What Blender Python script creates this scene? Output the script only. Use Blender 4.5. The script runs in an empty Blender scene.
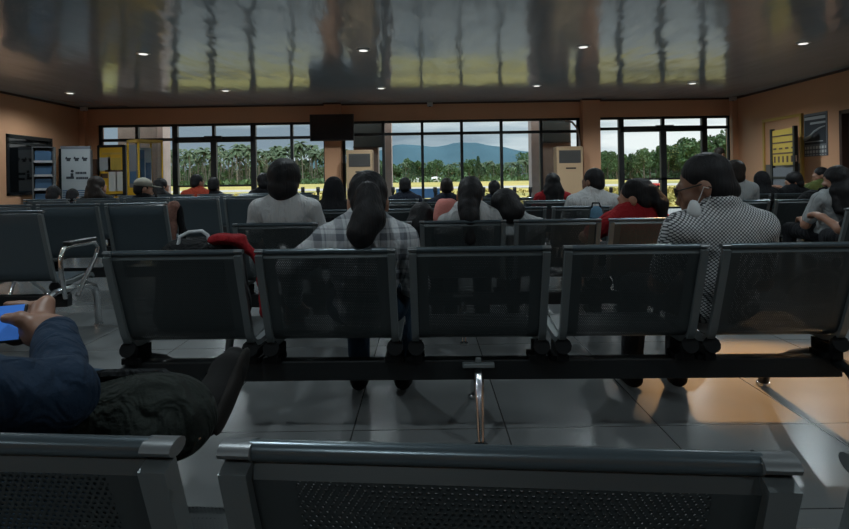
import bpy, math, random
import numpy as np
from mathutils import Vector, Matrix, Euler

random.seed(7)
rng = np.random.default_rng(7)
S = bpy.context.scene
COL = S.collection
PI = math.pi
R = math.radians
LAMP_W = 18.0
SKY = 1.25
ZENITH = 4.0
WARM = 75.0
EXPO = 0.0

# ------------------------------------------------------------------ camera
HC = 1.06           # eye height
FPX = 600.0         # focal length in pixels of an 849-wide frame
ROLL = 0.0157
cam_d = bpy.data.cameras.new('camera')
cam = bpy.data.objects.new('camera', cam_d)
COL.objects.link(cam)
cam_d.sensor_fit = 'HORIZONTAL'
cam_d.sensor_width = 36.0
cam_d.lens = FPX / 849 * 36
cam_d.shift_x = 0.0
cam_d.shift_y = -(264.5 - 180.0) / 849
cam_d.clip_start = 0.02
cam_d.clip_end = 12000
cr, sr = math.cos(ROLL), math.sin(ROLL)
cam.matrix_world = Matrix(((cr, sr, 0, 0), (0, 0, -1, 0), (-sr, cr, 0, HC), (0, 0, 0, 1)))
S.camera = cam


def at(px, py, Y):
    """world point at depth Y behind the photograph's pixel"""
    u, v = px - 424.5, 180.0 - py
    return Vector(((u * cr + v * sr) / FPX * Y, Y, HC + (-u * sr + v * cr) / FPX * Y))


# ------------------------------------------------------------------ materials
def new_mat(name):
    m = bpy.data.materials.new(name)
    m.use_nodes = True
    return m, m.node_tree.nodes, m.node_tree.links, m.node_tree.nodes['Principled BSDF']


def pbr(name, col, rough=0.5, metal=0.0, spec=0.5, noise=0.0, nscale=8.0, bump=0.0, bscale=40.0, coat=0.0):
    m, N, L, b = new_mat(name)
    b.inputs['Base Color'].default_value = (*col, 1)
    b.inputs['Roughness'].default_value = rough
    b.inputs['Metallic'].default_value = metal
    b.inputs['Specular IOR Level'].default_value = spec
    b.inputs['Coat Weight'].default_value = coat
    tc = N.new('ShaderNodeTexCoord')
    if noise:
        n = N.new('ShaderNodeTexNoise'); n.inputs['Scale'].default_value = nscale; n.inputs['Detail'].default_value = 4
        L.new(tc.outputs['Object'], n.inputs['Vector'])
        mx = N.new('ShaderNodeMix'); mx.data_type = 'RGBA'
        mx.inputs['A'].default_value = (*[c * (1 - noise) for c in col], 1)
        mx.inputs['B'].default_value = (*[min(1, c * (1 + noise)) for c in col], 1)
        L.new(n.outputs['Fac'], mx.inputs['Factor']); L.new(mx.outputs['Result'], b.inputs['Base Color'])
    if bump:
        n2 = N.new('ShaderNodeTexNoise'); n2.inputs['Scale'].default_value = bscale; n2.inputs['Detail'].default_value = 3
        L.new(tc.outputs['Object'], n2.inputs['Vector'])
        bp = N.new('ShaderNodeBump'); bp.inputs['Strength'].default_value = bump; bp.inputs['Distance'].default_value = 0.01
        L.new(n2.outputs['Fac'], bp.inputs['Height']); L.new(bp.outputs['Normal'], b.inputs['Normal'])
    return m


def M_(N, L, op, a, b=None, c=None):
    n = N.new('ShaderNodeMath'); n.operation = op
    for i, v in enumerate((a, b, c)):
        if v is None: continue
        if isinstance(v, (int, float)): n.inputs[i].default_value = v
        else: L.new(v, n.inputs[i])
    return n.outputs[0]


def emit(name, col, st):
    m, N, L, b = new_mat(name)
    b.inputs['Base Color'].default_value = (*col, 1)
    b.inputs['Emission Color'].default_value = (*col, 1)
    b.inputs['Emission Strength'].default_value = st
    return m


def perforated(name, col, rough, pitch, hole, halfw):
    """steel sheet with a staggered grid of round holes (UV in metres) and a plain border"""
    m, N, L, b = new_mat(name)
    b.inputs['Base Color'].default_value = (*col, 1)
    b.inputs['Roughness'].default_value = rough
    b.inputs['Metallic'].default_value = 0.35
    uv = N.new('ShaderNodeUVMap')
    sep = N.new('ShaderNodeSeparateXYZ'); L.new(uv.outputs[0], sep.inputs[0])
    u, v = sep.outputs[0], sep.outputs[1]

    def grid(off):
        du = M_(N, L, 'SUBTRACT', M_(N, L, 'FRACT', M_(N, L, 'ADD', M_(N, L, 'DIVIDE', u, pitch), 50 + off)), 0.5)
        dv = M_(N, L, 'SUBTRACT', M_(N, L, 'FRACT', M_(N, L, 'ADD', M_(N, L, 'DIVIDE', v, pitch * 1.73), 50 + off)), 0.5)
        dv = M_(N, L, 'MULTIPLY', dv, 1.73)
        d = M_(N, L, 'SQRT', M_(N, L, 'ADD', M_(N, L, 'MULTIPLY', du, du), M_(N, L, 'MULTIPLY', dv, dv)))
        return M_(N, L, 'LESS_THAN', d, hole / pitch)
    h = M_(N, L, 'MAXIMUM', grid(0.0), grid(0.5))
    inside = M_(N, L, 'LESS_THAN', M_(N, L, 'ABSOLUTE', u), halfw)
    h = M_(N, L, 'MULTIPLY', h, inside)
    inv = M_(N, L, 'GREATER_THAN', v, 0.035)
    h = M_(N, L, 'MULTIPLY', h, inv)
    L.new(M_(N, L, 'SUBTRACT', 1.0, h), b.inputs['Alpha'])
    return m


def glass(name, tint=(0.93, 0.96, 0.97), refl=0.06):
    m, N, L, b = new_mat(name)
    N.remove(b)
    out = N['Material Output']
    t = N.new('ShaderNodeBsdfTransparent'); t.inputs[0].default_value = (*tint, 1)
    g = N.new('ShaderNodeBsdfGlossy'); g.inputs['Roughness'].default_value = 0.02
    fr = N.new('ShaderNodeFresnel'); fr.inputs[0].default_value = 1.45
    mx = N.new('ShaderNodeMixShader')
    L.new(fr.outputs[0], mx.inputs[0]); L.new(t.outputs[0], mx.inputs[1]); L.new(g.outputs[0], mx.inputs[2])
    L.new(mx.outputs[0], out.inputs[0])
    return m


def floor_mat():
    m, N, L, b = new_mat('polished_grey_tile')
    tc = N.new('ShaderNodeTexCoord')
    mp = N.new('ShaderNodeMapping'); mp.inputs['Location'].default_value = (0.32, 0.05, 0)
    L.new(tc.outputs['Object'], mp.inputs[0])
    br = N.new('ShaderNodeTexBrick')
    br.offset = 0.0; br.squash = 1.0
    br.inputs['Scale'].default_value = 1.0
    br.inputs['Mortar Size'].default_value = 0.0035
    br.inputs['Mortar Smooth'].default_value = 0.1
    br.inputs['Brick Width'].default_value = 0.65
    br.inputs['Row Height'].default_value = 0.65
    br.inputs['Color1'].default_value = (0.155, 0.165, 0.168, 1)
    br.inputs['Color2'].default_value = (0.175, 0.185, 0.187, 1)
    br.inputs['Mortar'].default_value = (0.05, 0.05, 0.05, 1)
    L.new(mp.outputs[0], br.inputs['Vector'])
    n = N.new('ShaderNodeTexNoise'); n.inputs['Scale'].default_value = 2.0; n.inputs['Detail'].default_value = 2
    L.new(tc.outputs['Object'], n.inputs['Vector'])
    mx = N.new('ShaderNodeMix'); mx.data_type = 'RGBA'; mx.blend_type = 'MULTIPLY'
    mx.inputs['Factor'].default_value = 0.35
    L.new(br.outputs['Color'], mx.inputs['A']); L.new(n.outputs['Fac'], mx.inputs['B'])
    L.new(mx.outputs['Result'], b.inputs['Base Color'])
    b.inputs['Roughness'].default_value = 0.16
    b.inputs['Specular IOR Level'].default_value = 0.36
    rr = N.new('ShaderNodeMapRange'); rr.inputs['To Min'].default_value = 0.20; rr.inputs['To Max'].default_value = 0.26
    L.new(n.outputs['Fac'], rr.inputs['Value']); L.new(rr.outputs[0], b.inputs['Roughness'])
    return m


def ceiling_mat():
    m, N, L, b = new_mat('glossy_ceiling_panel')
    b.inputs['Base Color'].default_value = (0.36, 0.42, 0.46, 1)
    b.inputs['Roughness'].default_value = 0.13
    b.inputs['Specular IOR Level'].default_value = 0.75
    tc = N.new('ShaderNodeTexCoord')
    mp = N.new('ShaderNodeMapping'); mp.inputs['Scale'].default_value = (1.6, 0.55, 1)
    L.new(tc.outputs['Object'], mp.inputs[0])
    n = N.new('ShaderNodeTexNoise'); n.inputs['Scale'].default_value = 1.0; n.inputs['Detail'].default_value = 2.5
    L.new(mp.outputs[0], n.inputs['Vector'])
    # soft dents along the panel joints
    sep = N.new('ShaderNodeSeparateXYZ'); L.new(tc.outputs['Object'], sep.inputs[0])
    fy = M_(N, L, 'FRACT', M_(N, L, 'DIVIDE', M_(N, L, 'ADD', sep.outputs[1], 20.0), 1.22))
    jy = M_(N, L, 'LESS_THAN', fy, 0.012)
    n2 = N.new('ShaderNodeTexNoise'); n2.inputs['Scale'].default_value = 3.5; n2.inputs['Detail'].default_value = 2
    mp2 = N.new('ShaderNodeMapping'); mp2.inputs['Rotation'].default_value = (0, 0, 0.6); mp2.inputs['Scale'].default_value = (2.2, 0.5, 1)
    L.new(tc.outputs['Object'], mp2.inputs[0]); L.new(mp2.outputs[0], n2.inputs['Vector'])
    h = M_(N, L, 'ADD', n.outputs['Fac'], M_(N, L, 'MULTIPLY', n2.outputs['Fac'], 0.16))
    h = M_(N, L, 'SUBTRACT', h, M_(N, L, 'MULTIPLY', jy, 0.03))
    bp = N.new('ShaderNodeBump'); bp.inputs['Strength'].default_value = 0.35; bp.inputs['Distance'].default_value = 0.06
    L.new(h, bp.inputs['Height']); L.new(bp.outputs['Normal'], b.inputs['Normal'])
    return m


def plaid_mat():
    m, N, L, b = new_mat('grey_white_plaid_cotton')
    tc = N.new('ShaderNodeTexCoord')
    sep = N.new('ShaderNodeSeparateXYZ'); L.new(tc.outputs['Object'], sep.inputs[0])

    def band(o, off, per, w):
        f = M_(N, L, 'FRACT', M_(N, L, 'ADD', M_(N, L, 'DIVIDE', o, per), 30 + off))
        return M_(N, L, 'LESS_THAN', f, w)
    x, z = sep.outputs[0], sep.outputs[2]
    y = sep.outputs[1]
    x = M_(N, L, 'ADD', x, M_(N, L, 'MULTIPLY', y, 0.35))
    a = M_(N, L, 'ADD', M_(N, L, 'MULTIPLY', band(x, 0.1, 0.085, 0.36), 0.42), M_(N, L, 'MULTIPLY', band(x, 0.62, 0.085, 0.07), 0.3))
    c = M_(N, L, 'ADD', M_(N, L, 'MULTIPLY', band(z, 0.3, 0.085, 0.33), 0.42), M_(N, L, 'MULTIPLY', band(z, 0.8, 0.085, 0.07), 0.3))
    s = M_(N, L, 'ADD', a, c)
    mx = N.new('ShaderNodeMix'); mx.data_type = 'RGBA'
    mx.inputs['A'].default_value = (0.42, 0.44, 0.46, 1); mx.inputs['B'].default_value = (0.035, 0.045, 0.065, 1)
    L.new(s, mx.inputs['Factor']); L.new(mx.outputs['Result'], b.inputs['Base Color'])
    b.inputs['Roughness'].default_value = 0.85
    add_folds(N, L, b, 0.6)
    return m


def dotted_mat():
    m, N, L, b = new_mat('white_dark_dotted_cotton')
    tc = N.new('ShaderNodeTexCoord')
    sep = N.new('ShaderNodeSeparateXYZ'); L.new(tc.outputs['Object'], sep.inputs[0])
    p = 0.0145

    def g(off):
        xx = M_(N, L, 'ADD', sep.outputs[0], M_(N, L, 'MULTIPLY', sep.outputs[1], 0.25))
        du = M_(N, L, 'SUBTRACT', M_(N, L, 'FRACT', M_(N, L, 'ADD', M_(N, L, 'DIVIDE', xx, p), 200 + off)), 0.5)
        dv = M_(N, L, 'SUBTRACT', M_(N, L, 'FRACT', M_(N, L, 'ADD', M_(N, L, 'DIVIDE', sep.outputs[2], p), 200 + off)), 0.5)
        d = M_(N, L, 'ADD', M_(N, L, 'MULTIPLY', du, du), M_(N, L, 'MULTIPLY', dv, dv))
        return M_(N, L, 'LESS_THAN', d, 0.075)
    s = M_(N, L, 'MAXIMUM', g(0), g(0.5))
    mx = N.new('ShaderNodeMix'); mx.data_type = 'RGBA'
    mx.inputs['A'].default_value = (0.05, 0.055, 0.06, 1); mx.inputs['B'].default_value = (0.50, 0.52, 0.53, 1)
    L.new(s, mx.inputs['Factor']); L.new(mx.outputs['Result'], b.inputs['Base Color'])
    b.inputs['Roughness'].default_value = 0.85
    add_folds(N, L, b, 0.45)
    return m


def field_mat():
    m, N, L, b = new_mat('dry_yellow_green_grass')
    tc = N.new('ShaderNodeTexCoord')
    mp = N.new('ShaderNodeMapping'); mp.inputs['Scale'].default_value = (0.03, 0.12, 1)
    L.new(tc.outputs['Object'], mp.inputs[0])
    n = N.new('ShaderNodeTexNoise'); n.inputs['Scale'].default_value = 1.0; n.inputs['Detail'].default_value = 8
    L.new(mp.outputs[0], n.inputs['Vector'])
    cr_ = N.new('ShaderNodeValToRGB')
    e = cr_.color_ramp.elements
    e[0].position = 0.3; e[0].color = (0.15, 0.155, 0.055, 1)
    e[1].position = 0.7; e[1].color = (0.40, 0.31, 0.10, 1)
    L.new(n.outputs['Fac'], cr_.inputs[0]); L.new(cr_.outputs[0], b.inputs['Base Color'])
    b.inputs['Roughness'].default_value = 1.0
    b.inputs['Specular IOR Level'].default_value = 0.1
    return m


def hair_mat(name, col):
    m, N, L, b = new_mat(name)
    b.inputs['Roughness'].default_value = 0.6
    b.inputs['Specular IOR Level'].default_value = 0.22
    tc = N.new('ShaderNodeTexCoord')
    mp = N.new('ShaderNodeMapping'); mp.inputs['Scale'].default_value = (90, 90, 7)
    L.new(tc.outputs['Object'], mp.inputs[0])
    n = N.new('ShaderNodeTexNoise'); n.inputs['Scale'].default_value = 1.0; n.inputs['Detail'].default_value = 4
    L.new(mp.outputs[0], n.inputs['Vector'])
    mx = N.new('ShaderNodeMix'); mx.data_type = 'RGBA'
    mx.inputs['A'].default_value = (*[c * .5 for c in col], 1); mx.inputs['B'].default_value = (*[c * 2.0 for c in col], 1)
    L.new(n.outputs['Fac'], mx.inputs['Factor']); L.new(mx.outputs['Result'], b.inputs['Base Color'])
    bp = N.new('ShaderNodeBump'); bp.inputs['Strength'].default_value = 0.7; bp.inputs['Distance'].default_value = 0.006
    L.new(n.outputs['Fac'], bp.inputs['Height']); L.new(bp.outputs['Normal'], b.inputs['Normal'])
    return m


def cloth(name, col, fold=0.5):
    """woven cloth: broad soft folds plus fine weave"""
    m, N, L, b = new_mat(name)
    add_folds(N, L, b, fold)
    b.inputs['Base Color'].default_value = (*col, 1)
    b.inputs['Roughness'].default_value = 0.9
    b.inputs['Specular IOR Level'].default_value = 0.2
    return m


def add_folds(N, L, b, fold=0.5):
    tc = N.new('ShaderNodeTexCoord')
    mp = N.new('ShaderNodeMapping'); mp.inputs['Rotation'].default_value = (0, .5, .3); mp.inputs['Scale'].default_value = (16, 16, 6)
    L.new(tc.outputs['Object'], mp.inputs[0])
    n = N.new('ShaderNodeTexNoise'); n.inputs['Scale'].default_value = 1.0; n.inputs['Detail'].default_value = 2.0; n.inputs['Distortion'].default_value = 1.2
    L.new(mp.outputs[0], n.inputs['Vector'])
    n2 = N.new('ShaderNodeTexNoise'); n2.inputs['Scale'].default_value = 160; n2.inputs['Detail'].default_value = 1
    L.new(tc.outputs['Object'], n2.inputs['Vector'])
    h = M_(N, L, 'ADD', n.outputs['Fac'], M_(N, L, 'MULTIPLY', n2.outputs['Fac'], 0.05))
    bp = N.new('ShaderNodeBump'); bp.inputs['Strength'].default_value = fold; bp.inputs['Distance'].default_value = 0.05
    L.new(h, bp.inputs['Height']); L.new(bp.outputs['Normal'], b.inputs['Normal'])


MAT = {}
MAT['salmon'] = pbr('salmon_wall_paint', (0.72, 0.385, 0.22), 0.5, noise=0.05, nscale=1.2)
MAT['brown_trim'] = pbr('dark_brown_trim', (0.07, 0.03, 0.02), 0.5)
MAT['floor'] = floor_mat()
MAT['ceiling'] = ceiling_mat()
MAT['frame'] = pbr('black_window_aluminium', (0.02, 0.022, 0.024), 0.4, 0.3)
MAT['glass'] = glass('clear_pane')
MAT['dark_glass'] = pbr('dark_tinted_pane', (0.006, 0.007, 0.008), 0.06, spec=0.6)
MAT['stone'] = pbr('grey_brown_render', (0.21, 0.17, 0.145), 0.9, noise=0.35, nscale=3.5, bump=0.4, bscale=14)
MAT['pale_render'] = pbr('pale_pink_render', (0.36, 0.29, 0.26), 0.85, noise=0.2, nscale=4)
MAT['dark_panel'] = pbr('dark_green_panel', (0.014, 0.022, 0.022), 0.5)
MAT['perf'] = perforated('perforated_charcoal_steel', (0.042, 0.052, 0.055), 0.38, 0.0078, 0.0023, 0.198)
MAT['sheet'] = pbr('smooth_blue_grey_sheet', (0.055, 0.075, 0.088), 0.33, 0.15)
MAT['rail'] = pbr('grey_painted_rail', (0.15, 0.17, 0.175), 0.42, 0.5)
MAT['rail_dark'] = pbr('dark_painted_rail', (0.05, 0.06, 0.066), 0.35, 0.4)
MAT['top_rail'] = pbr('slate_blue_tube', (0.085, 0.11, 0.125), 0.28, 0.6)
MAT['cap'] = pbr('grey_moulded_cap', (0.13, 0.14, 0.145), 0.36, 0.4)
MAT['beam'] = pbr('black_beam_steel', (0.008, 0.010, 0.011), 0.45, 0.1, spec=0.3)
MAT['chrome'] = pbr('chrome', (0.62, 0.64, 0.65), 0.14, 1.0)
MAT['rubber'] = pbr('black_rubber', (0.005, 0.0055, 0.006), 0.85, spec=0.12)
MAT['black_plastic'] = pbr('black_plastic', (0.012, 0.012, 0.013), 0.4)
MAT['screen'] = pbr('switched_off_screen', (0.006, 0.007, 0.009), 0.12)
MAT['ac_white'] = pbr('cream_appliance_plastic', (0.55, 0.37, 0.22), 0.5)
MAT['ac_grille'] = pbr('grey_louvre_plastic', (0.10, 0.095, 0.09), 0.5)
MAT['yellow'] = pbr('yellow_paint', (0.72, 0.42, 0.03), 0.5)
MAT['gold'] = pbr('gold_frame', (0.62, 0.40, 0.10), 0.4, 0.3)
MAT['paper'] = pbr('white_paper', (0.62, 0.62, 0.60), 0.8)
MAT['yellow_paper'] = pbr('yellow_printed_board', (0.56, 0.39, 0.07), 0.7)
MAT['blue_print'] = pbr('blue_print', (0.05, 0.12, 0.22), 0.6)
MAT['pale_print'] = pbr('pale_poster', (0.42, 0.45, 0.47), 0.5)
MAT['dark_print'] = pbr('dark_print', (0.03, 0.035, 0.045), 0.6)
MAT['mid_print'] = pbr('mid_grey_print', (0.17, 0.18, 0.20), 0.6)
MAT['grey_panel'] = pbr('grey_panel', (0.13, 0.12, 0.12), 0.5)
MAT['brown_box'] = pbr('brown_box', (0.11, 0.06, 0.04), 0.6)
MAT['skin'] = pbr('brown_skin', (0.30, 0.15, 0.095), 0.5, noise=0.08, nscale=25)
MAT['skin_dark'] = pbr('deep_brown_skin', (0.19, 0.095, 0.06), 0.5, noise=0.08, nscale=25)
MAT['hair'] = hair_mat('black_hair', (0.007, 0.007, 0.008))
MAT['hair_brown'] = hair_mat('dark_brown_hair', (0.014, 0.010, 0.008))
MAT['black_cloth'] = cloth('black_cloth', (0.006, 0.0065, 0.008), 0.4)
MAT['white_cloth'] = cloth('off_white_cotton', (0.44, 0.45, 0.455), 0.6)
MAT['grey_cloth'] = cloth('light_grey_cotton', (0.31, 0.33, 0.335), 0.6)
MAT['red_cloth'] = cloth('red_cotton', (0.24, 0.012, 0.016), 0.6)
MAT['orange_cloth'] = cloth('rust_red_cotton', (0.35, 0.055, 0.03), 0.6)
MAT['pink_cloth'] = pbr('salmon_pink_towel', (0.55, 0.20, 0.17), 0.95, bump=0.3, bscale=60)
MAT['green_cloth'] = cloth('olive_green_cotton', (0.10, 0.125, 0.04), 0.6)
MAT['navy_cloth'] = cloth('navy_knit', (0.008, 0.019, 0.038), 0.7)
MAT['dark_navy'] = cloth('dark_navy_cotton', (0.012, 0.016, 0.026), 0.5)
MAT['denim'] = cloth('blue_denim', (0.016, 0.034, 0.058), 0.6)
MAT['dark_trousers'] = cloth('dark_trousers', (0.016, 0.017, 0.02), 0.5)
MAT['shoe'] = pbr('black_canvas_shoe', (0.007, 0.007, 0.007), 0.9, spec=0.15)
MAT['sole'] = pbr('dark_shoe_sole', (0.012, 0.011, 0.010), 0.9, spec=0.15)
MAT['cap_cloth'] = pbr('grey_khaki_cotton', (0.22, 0.21, 0.17), 0.9)
MAT['bag_green'] = cloth('dark_olive_nylon', (0.009, 0.012, 0.010), 0.9)
MAT['bag_black'] = cloth('black_nylon', (0.008, 0.009, 0.010), 0.8)
MAT['bag_blue'] = pbr('blue_nylon', (0.05, 0.13, 0.20), 0.7)
MAT['brown_pattern'] = pbr('brown_patterned_cloth', (0.16, 0.075, 0.055), 0.9, noise=0.7, nscale=40)
MAT['mask'] = pbr('pale_face_mask', (0.55, 0.57, 0.58), 0.9)
MAT['plaid'] = plaid_mat()
MAT['dotted'] = dotted_mat()
MAT['phone_screen'] = emit('lit_phone_screen', (0.03, 0.14, 0.50), 0.35)
MAT['lamp'] = emit('lit_downlight', (1.0, 0.98, 0.92), 1.1)
MAT['white_plastic'] = pbr('white_plastic', (0.6, 0.6, 0.58), 0.5)
MAT['field'] = field_mat()
MAT['asphalt'] = pbr('pale_runway', (0.27, 0.255, 0.24), 0.9, noise=0.1, nscale=0.2)
MAT['concrete'] = pbr('dark_apron', (0.11, 0.12, 0.125), 0.9, noise=0.15, nscale=0.6)
MAT['palm_leaf'] = pbr('palm_frond', (0.040, 0.070, 0.030), 0.8, noise=0.5, nscale=0.4)
MAT['palm_trunk'] = pbr('palm_trunk', (0.15, 0.135, 0.11), 0.9)
MAT['leaf'] = pbr('broad_leaf', (0.045, 0.095, 0.030), 0.75, noise=0.5, nscale=0.5)
MAT['leaf_dark'] = pbr('dark_needle', (0.025, 0.060, 0.025), 0.8, noise=0.4, nscale=0.5)
MAT['bark'] = pbr('bark', (0.10, 0.08, 0.06), 0.9)
MAT['mountain'] = pbr('haze_tinted_mountain', (0.045, 0.085, 0.11), 1.0, spec=0.0, noise=0.3, nscale=0.004)  # distance haze put into the base colour as blue
MAT['blue_board'] = pbr('blue_barrier_board', (0.03, 0.10, 0.22), 0.6)
MAT['date_cells'] = None
MAT['white_paint'] = pbr('white_painted_metal', (0.7, 0.7, 0.7), 0.6)
MAT['red_paint'] = pbr('red_paint', (0.5, 0.03, 0.03), 0.5)

def cells_mat():
    m, N, L, b = new_mat('printed_date_cells')
    tc = N.new('ShaderNodeTexCoord'); sp = N.new('ShaderNodeSeparateXYZ'); cb = N.new('ShaderNodeCombineXYZ')
    L.new(tc.outputs['Object'], sp.inputs[0]); L.new(sp.outputs[1], cb.inputs[0]); L.new(sp.outputs[2], cb.inputs[1])
    br = N.new('ShaderNodeTexBrick'); br.offset = 0; br.inputs['Scale'].default_value = 1
    br.inputs['Brick Width'].default_value = .076; br.inputs['Row Height'].default_value = .07; br.inputs['Mortar Size'].default_value = .012
    br.inputs['Color1'].default_value = (.6, .6, .58, 1); br.inputs['Color2'].default_value = (.5, .5, .48, 1); br.inputs['Mortar'].default_value = (.12, .12, .13, 1)
    L.new(cb.outputs[0], br.inputs['Vector']); L.new(br.outputs['Color'], b.inputs['Base Color'])
    return m


MAT['date_cells'] = cells_mat()


# ------------------------------------------------------------------ mesh tools
class MB:
    def __init__(s):
        s.v = []; s.f = []; s.uv = None

    def add(s, vs, fs):
        o = len(s.v)
        s.v += [tuple(v) for v in vs]
        s.f += [tuple(i + o for i in f) for f in fs]
        return s

    def box(s, x0, x1, y0, y1, z0, z1, M=None):
        vs = [Vector((x, y, z)) for x in (x0, x1) for y in (y0, y1) for z in (z0, z1)]
        if M is not None: vs = [M @ v for v in vs]
        return s.add(vs, [(0, 1, 3, 2), (4, 6, 7, 5), (0, 4, 5, 1), (2, 3, 7, 6), (0, 2, 6, 4), (1, 5, 7, 3)])

    def tube(s, pts, r, n=10, squash=1.0):
        """round tube along points, radius may be a list; closed ends"""
        pts = [Vector(p) for p in pts]
        k = len(pts)
        rs = r if isinstance(r, (list, tuple)) else [r] * k
        up = None
        rings = []
        for i in range(k):
            t = (pts[min(i + 1, k - 1)] - pts[max(i - 1, 0)]).normalized()
            if up is None:
                a = Vector((0, 0, 1)) if abs(t.z) < 0.9 else Vector((1, 0, 0))
                up = (a - t * a.dot(t)).normalized()
            else:
                up = (up - t * up.dot(t)).normalized()
            w = t.cross(up)
            rings.append([pts[i] + (up * math.cos(2 * PI * j / n) + w * math.sin(2 * PI * j / n) * squash) * rs[i] for j in range(n)])
        vs = [p for rg in rings for p in rg]
        fs = []
        for i in range(k - 1):
            for j in range(n):
                a, b = i * n + j, i * n + (j + 1) % n
                fs.append((a, b, b + n, a + n))
        fs.append(tuple(range(n - 1, -1, -1)))
        fs.append(tuple((k - 1) * n + j for j in range(n)))
        return s.add(vs, fs)

    def lathe(s, prof, n=16, c=(0, 0, 0)):
        vs = []
        for r, z in prof:
            for j in range(n):
                a = 2 * PI * j / n
                vs.append((c[0] + r * math.cos(a), c[1] + r * math.sin(a), c[2] + z))
        fs = []
        k = len(prof)
        for i in range(k - 1):
            for j in range(n):
                a, b = i * n + j, i * n + (j + 1) % n
                fs.append((a, b, b + n, a + n))
        fs.append(tuple(range(n - 1, -1, -1))); fs.append(tuple((k - 1) * n + j for j in range(n)))
        return s.add(vs, fs)

    def sweep_rect(s, prof, x0, x1, t):
        """closed solid: profile (y,z) thickened by t, from x0 to x1; stores UV = (x, arc length)"""
        prof = [Vector((0, p[0], p[1])) for p in prof]
        k = len(prof)
        ln = [0.0]
        for i in range(1, k): ln.append(ln[-1] + (prof[i] - prof[i - 1]).length)
        o = len(s.v)
        if s.uv is None: s.uv = []
        while len(s.uv) < o: s.uv.append((9, 0))
        for i in range(k):
            tg = (prof[min(i + 1, k - 1)] - prof[max(i - 1, 0)]).normalized()
            nr = Vector((0, -tg.z, tg.y))
            for sgn in (0.5, -0.5):
                for x in (x0, x1):
                    q = prof[i] + nr * t * sgn
                    s.v.append((x, q.y, q.z)); s.uv.append((x, ln[i]))
        for i in range(k - 1):
            a, b = o + i * 4, o + (i + 1) * 4
            s.f += [(a, a + 1, b + 1, b), (a + 3, a + 2, b + 2, b + 3), (a + 2, a, b, b + 2), (a + 1, a + 3, b + 3, b + 1)]
        a = o; s.f.append((a + 2, a + 3, a + 1, a))
        a = o + (k - 1) * 4; s.f.append((a, a + 1, a + 3, a + 2))
        return s

    def mesh(s, name, mat, smooth=False):
        me = bpy.data.meshes.new(name)
        me.from_pydata(s.v, [], s.f)
        if s.uv is not None:
            while len(s.uv) < len(s.v): s.uv.append((9, 0))
            ul = me.uv_layers.new(name='UVMap')
            idx = np.zeros(len(me.loops), np.int32); me.loops.foreach_get('vertex_index', idx)
            ul.data.foreach_set('uv', np.array(s.uv, np.float32)[idx].ravel())
        me.materials.append(mat)
        if smooth:
            me.polygons.foreach_set('use_smooth', [True] * len(me.polygons))
            try: me.set_sharp_from_angle(angle=R(40))
            except Exception: pass
        me.update()
        return me


def link(name, me, parent=None, loc=None):
    o = bpy.data.objects.new(name, me)
    COL.objects.link(o)
    if parent is not None: o.parent = parent
    if loc is not None: o.location = loc
    return o


def part(name, mb, mat, parent, smooth=False, bevel=0.0, label=None):
    o = link(name, mb.mesh(name, mat, smooth), parent)
    if bevel:
        b = o.modifiers.new('bevel', 'BEVEL'); b.width = bevel; b.segments = 2; b.limit_method = 'ANGLE'
    if label: o['label'] = label
    return o


def thing(name, label, cat, loc=(0, 0, 0), rz=0.0, group=None):
    o = bpy.data.objects.new(name, None)
    COL.objects.link(o)
    o.location = loc; o.rotation_euler = (0, 0, rz)
    o.empty_display_size = 0.1
    o['label'] = label; o['category'] = cat
    if group: o['group'] = group
    return o


def tag(o, label, cat, group=None):
    o['label'] = label; o['category'] = cat
    if group: o['group'] = group
    return o


def struct(name, mb, mat, parent=None, smooth=False):
    o = link(name, mb.mesh(name, mat, smooth), parent)
    if parent is None: o['kind'] = 'structure'
    return o


KIDS = {}


def copy_tree(o, parent=None):
    c = o.copy(); COL.objects.link(c)
    if parent is not None: c.parent = parent
    for ch in list(o.children): copy_tree(ch, c)
    return c


# ------------------------------------------------------------------ signed-distance modelling of bodies and soft things
def cap_(a, b, ra, rb=None): return ('cap', Vector(a), Vector(b), ra, ra if rb is None else rb)
def ell_(c, r, rot=None): return ('ell', Vector(c), r, rot)


def infl(prims, d):
    out = []
    for p in prims:
        if p[0] == 'cap': out.append(('cap', p[1], p[2], p[3] + d, p[4] + d))
        else: out.append(('ell', p[1], tuple(q + d for q in p[2]), p[3]))
    return out


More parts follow.
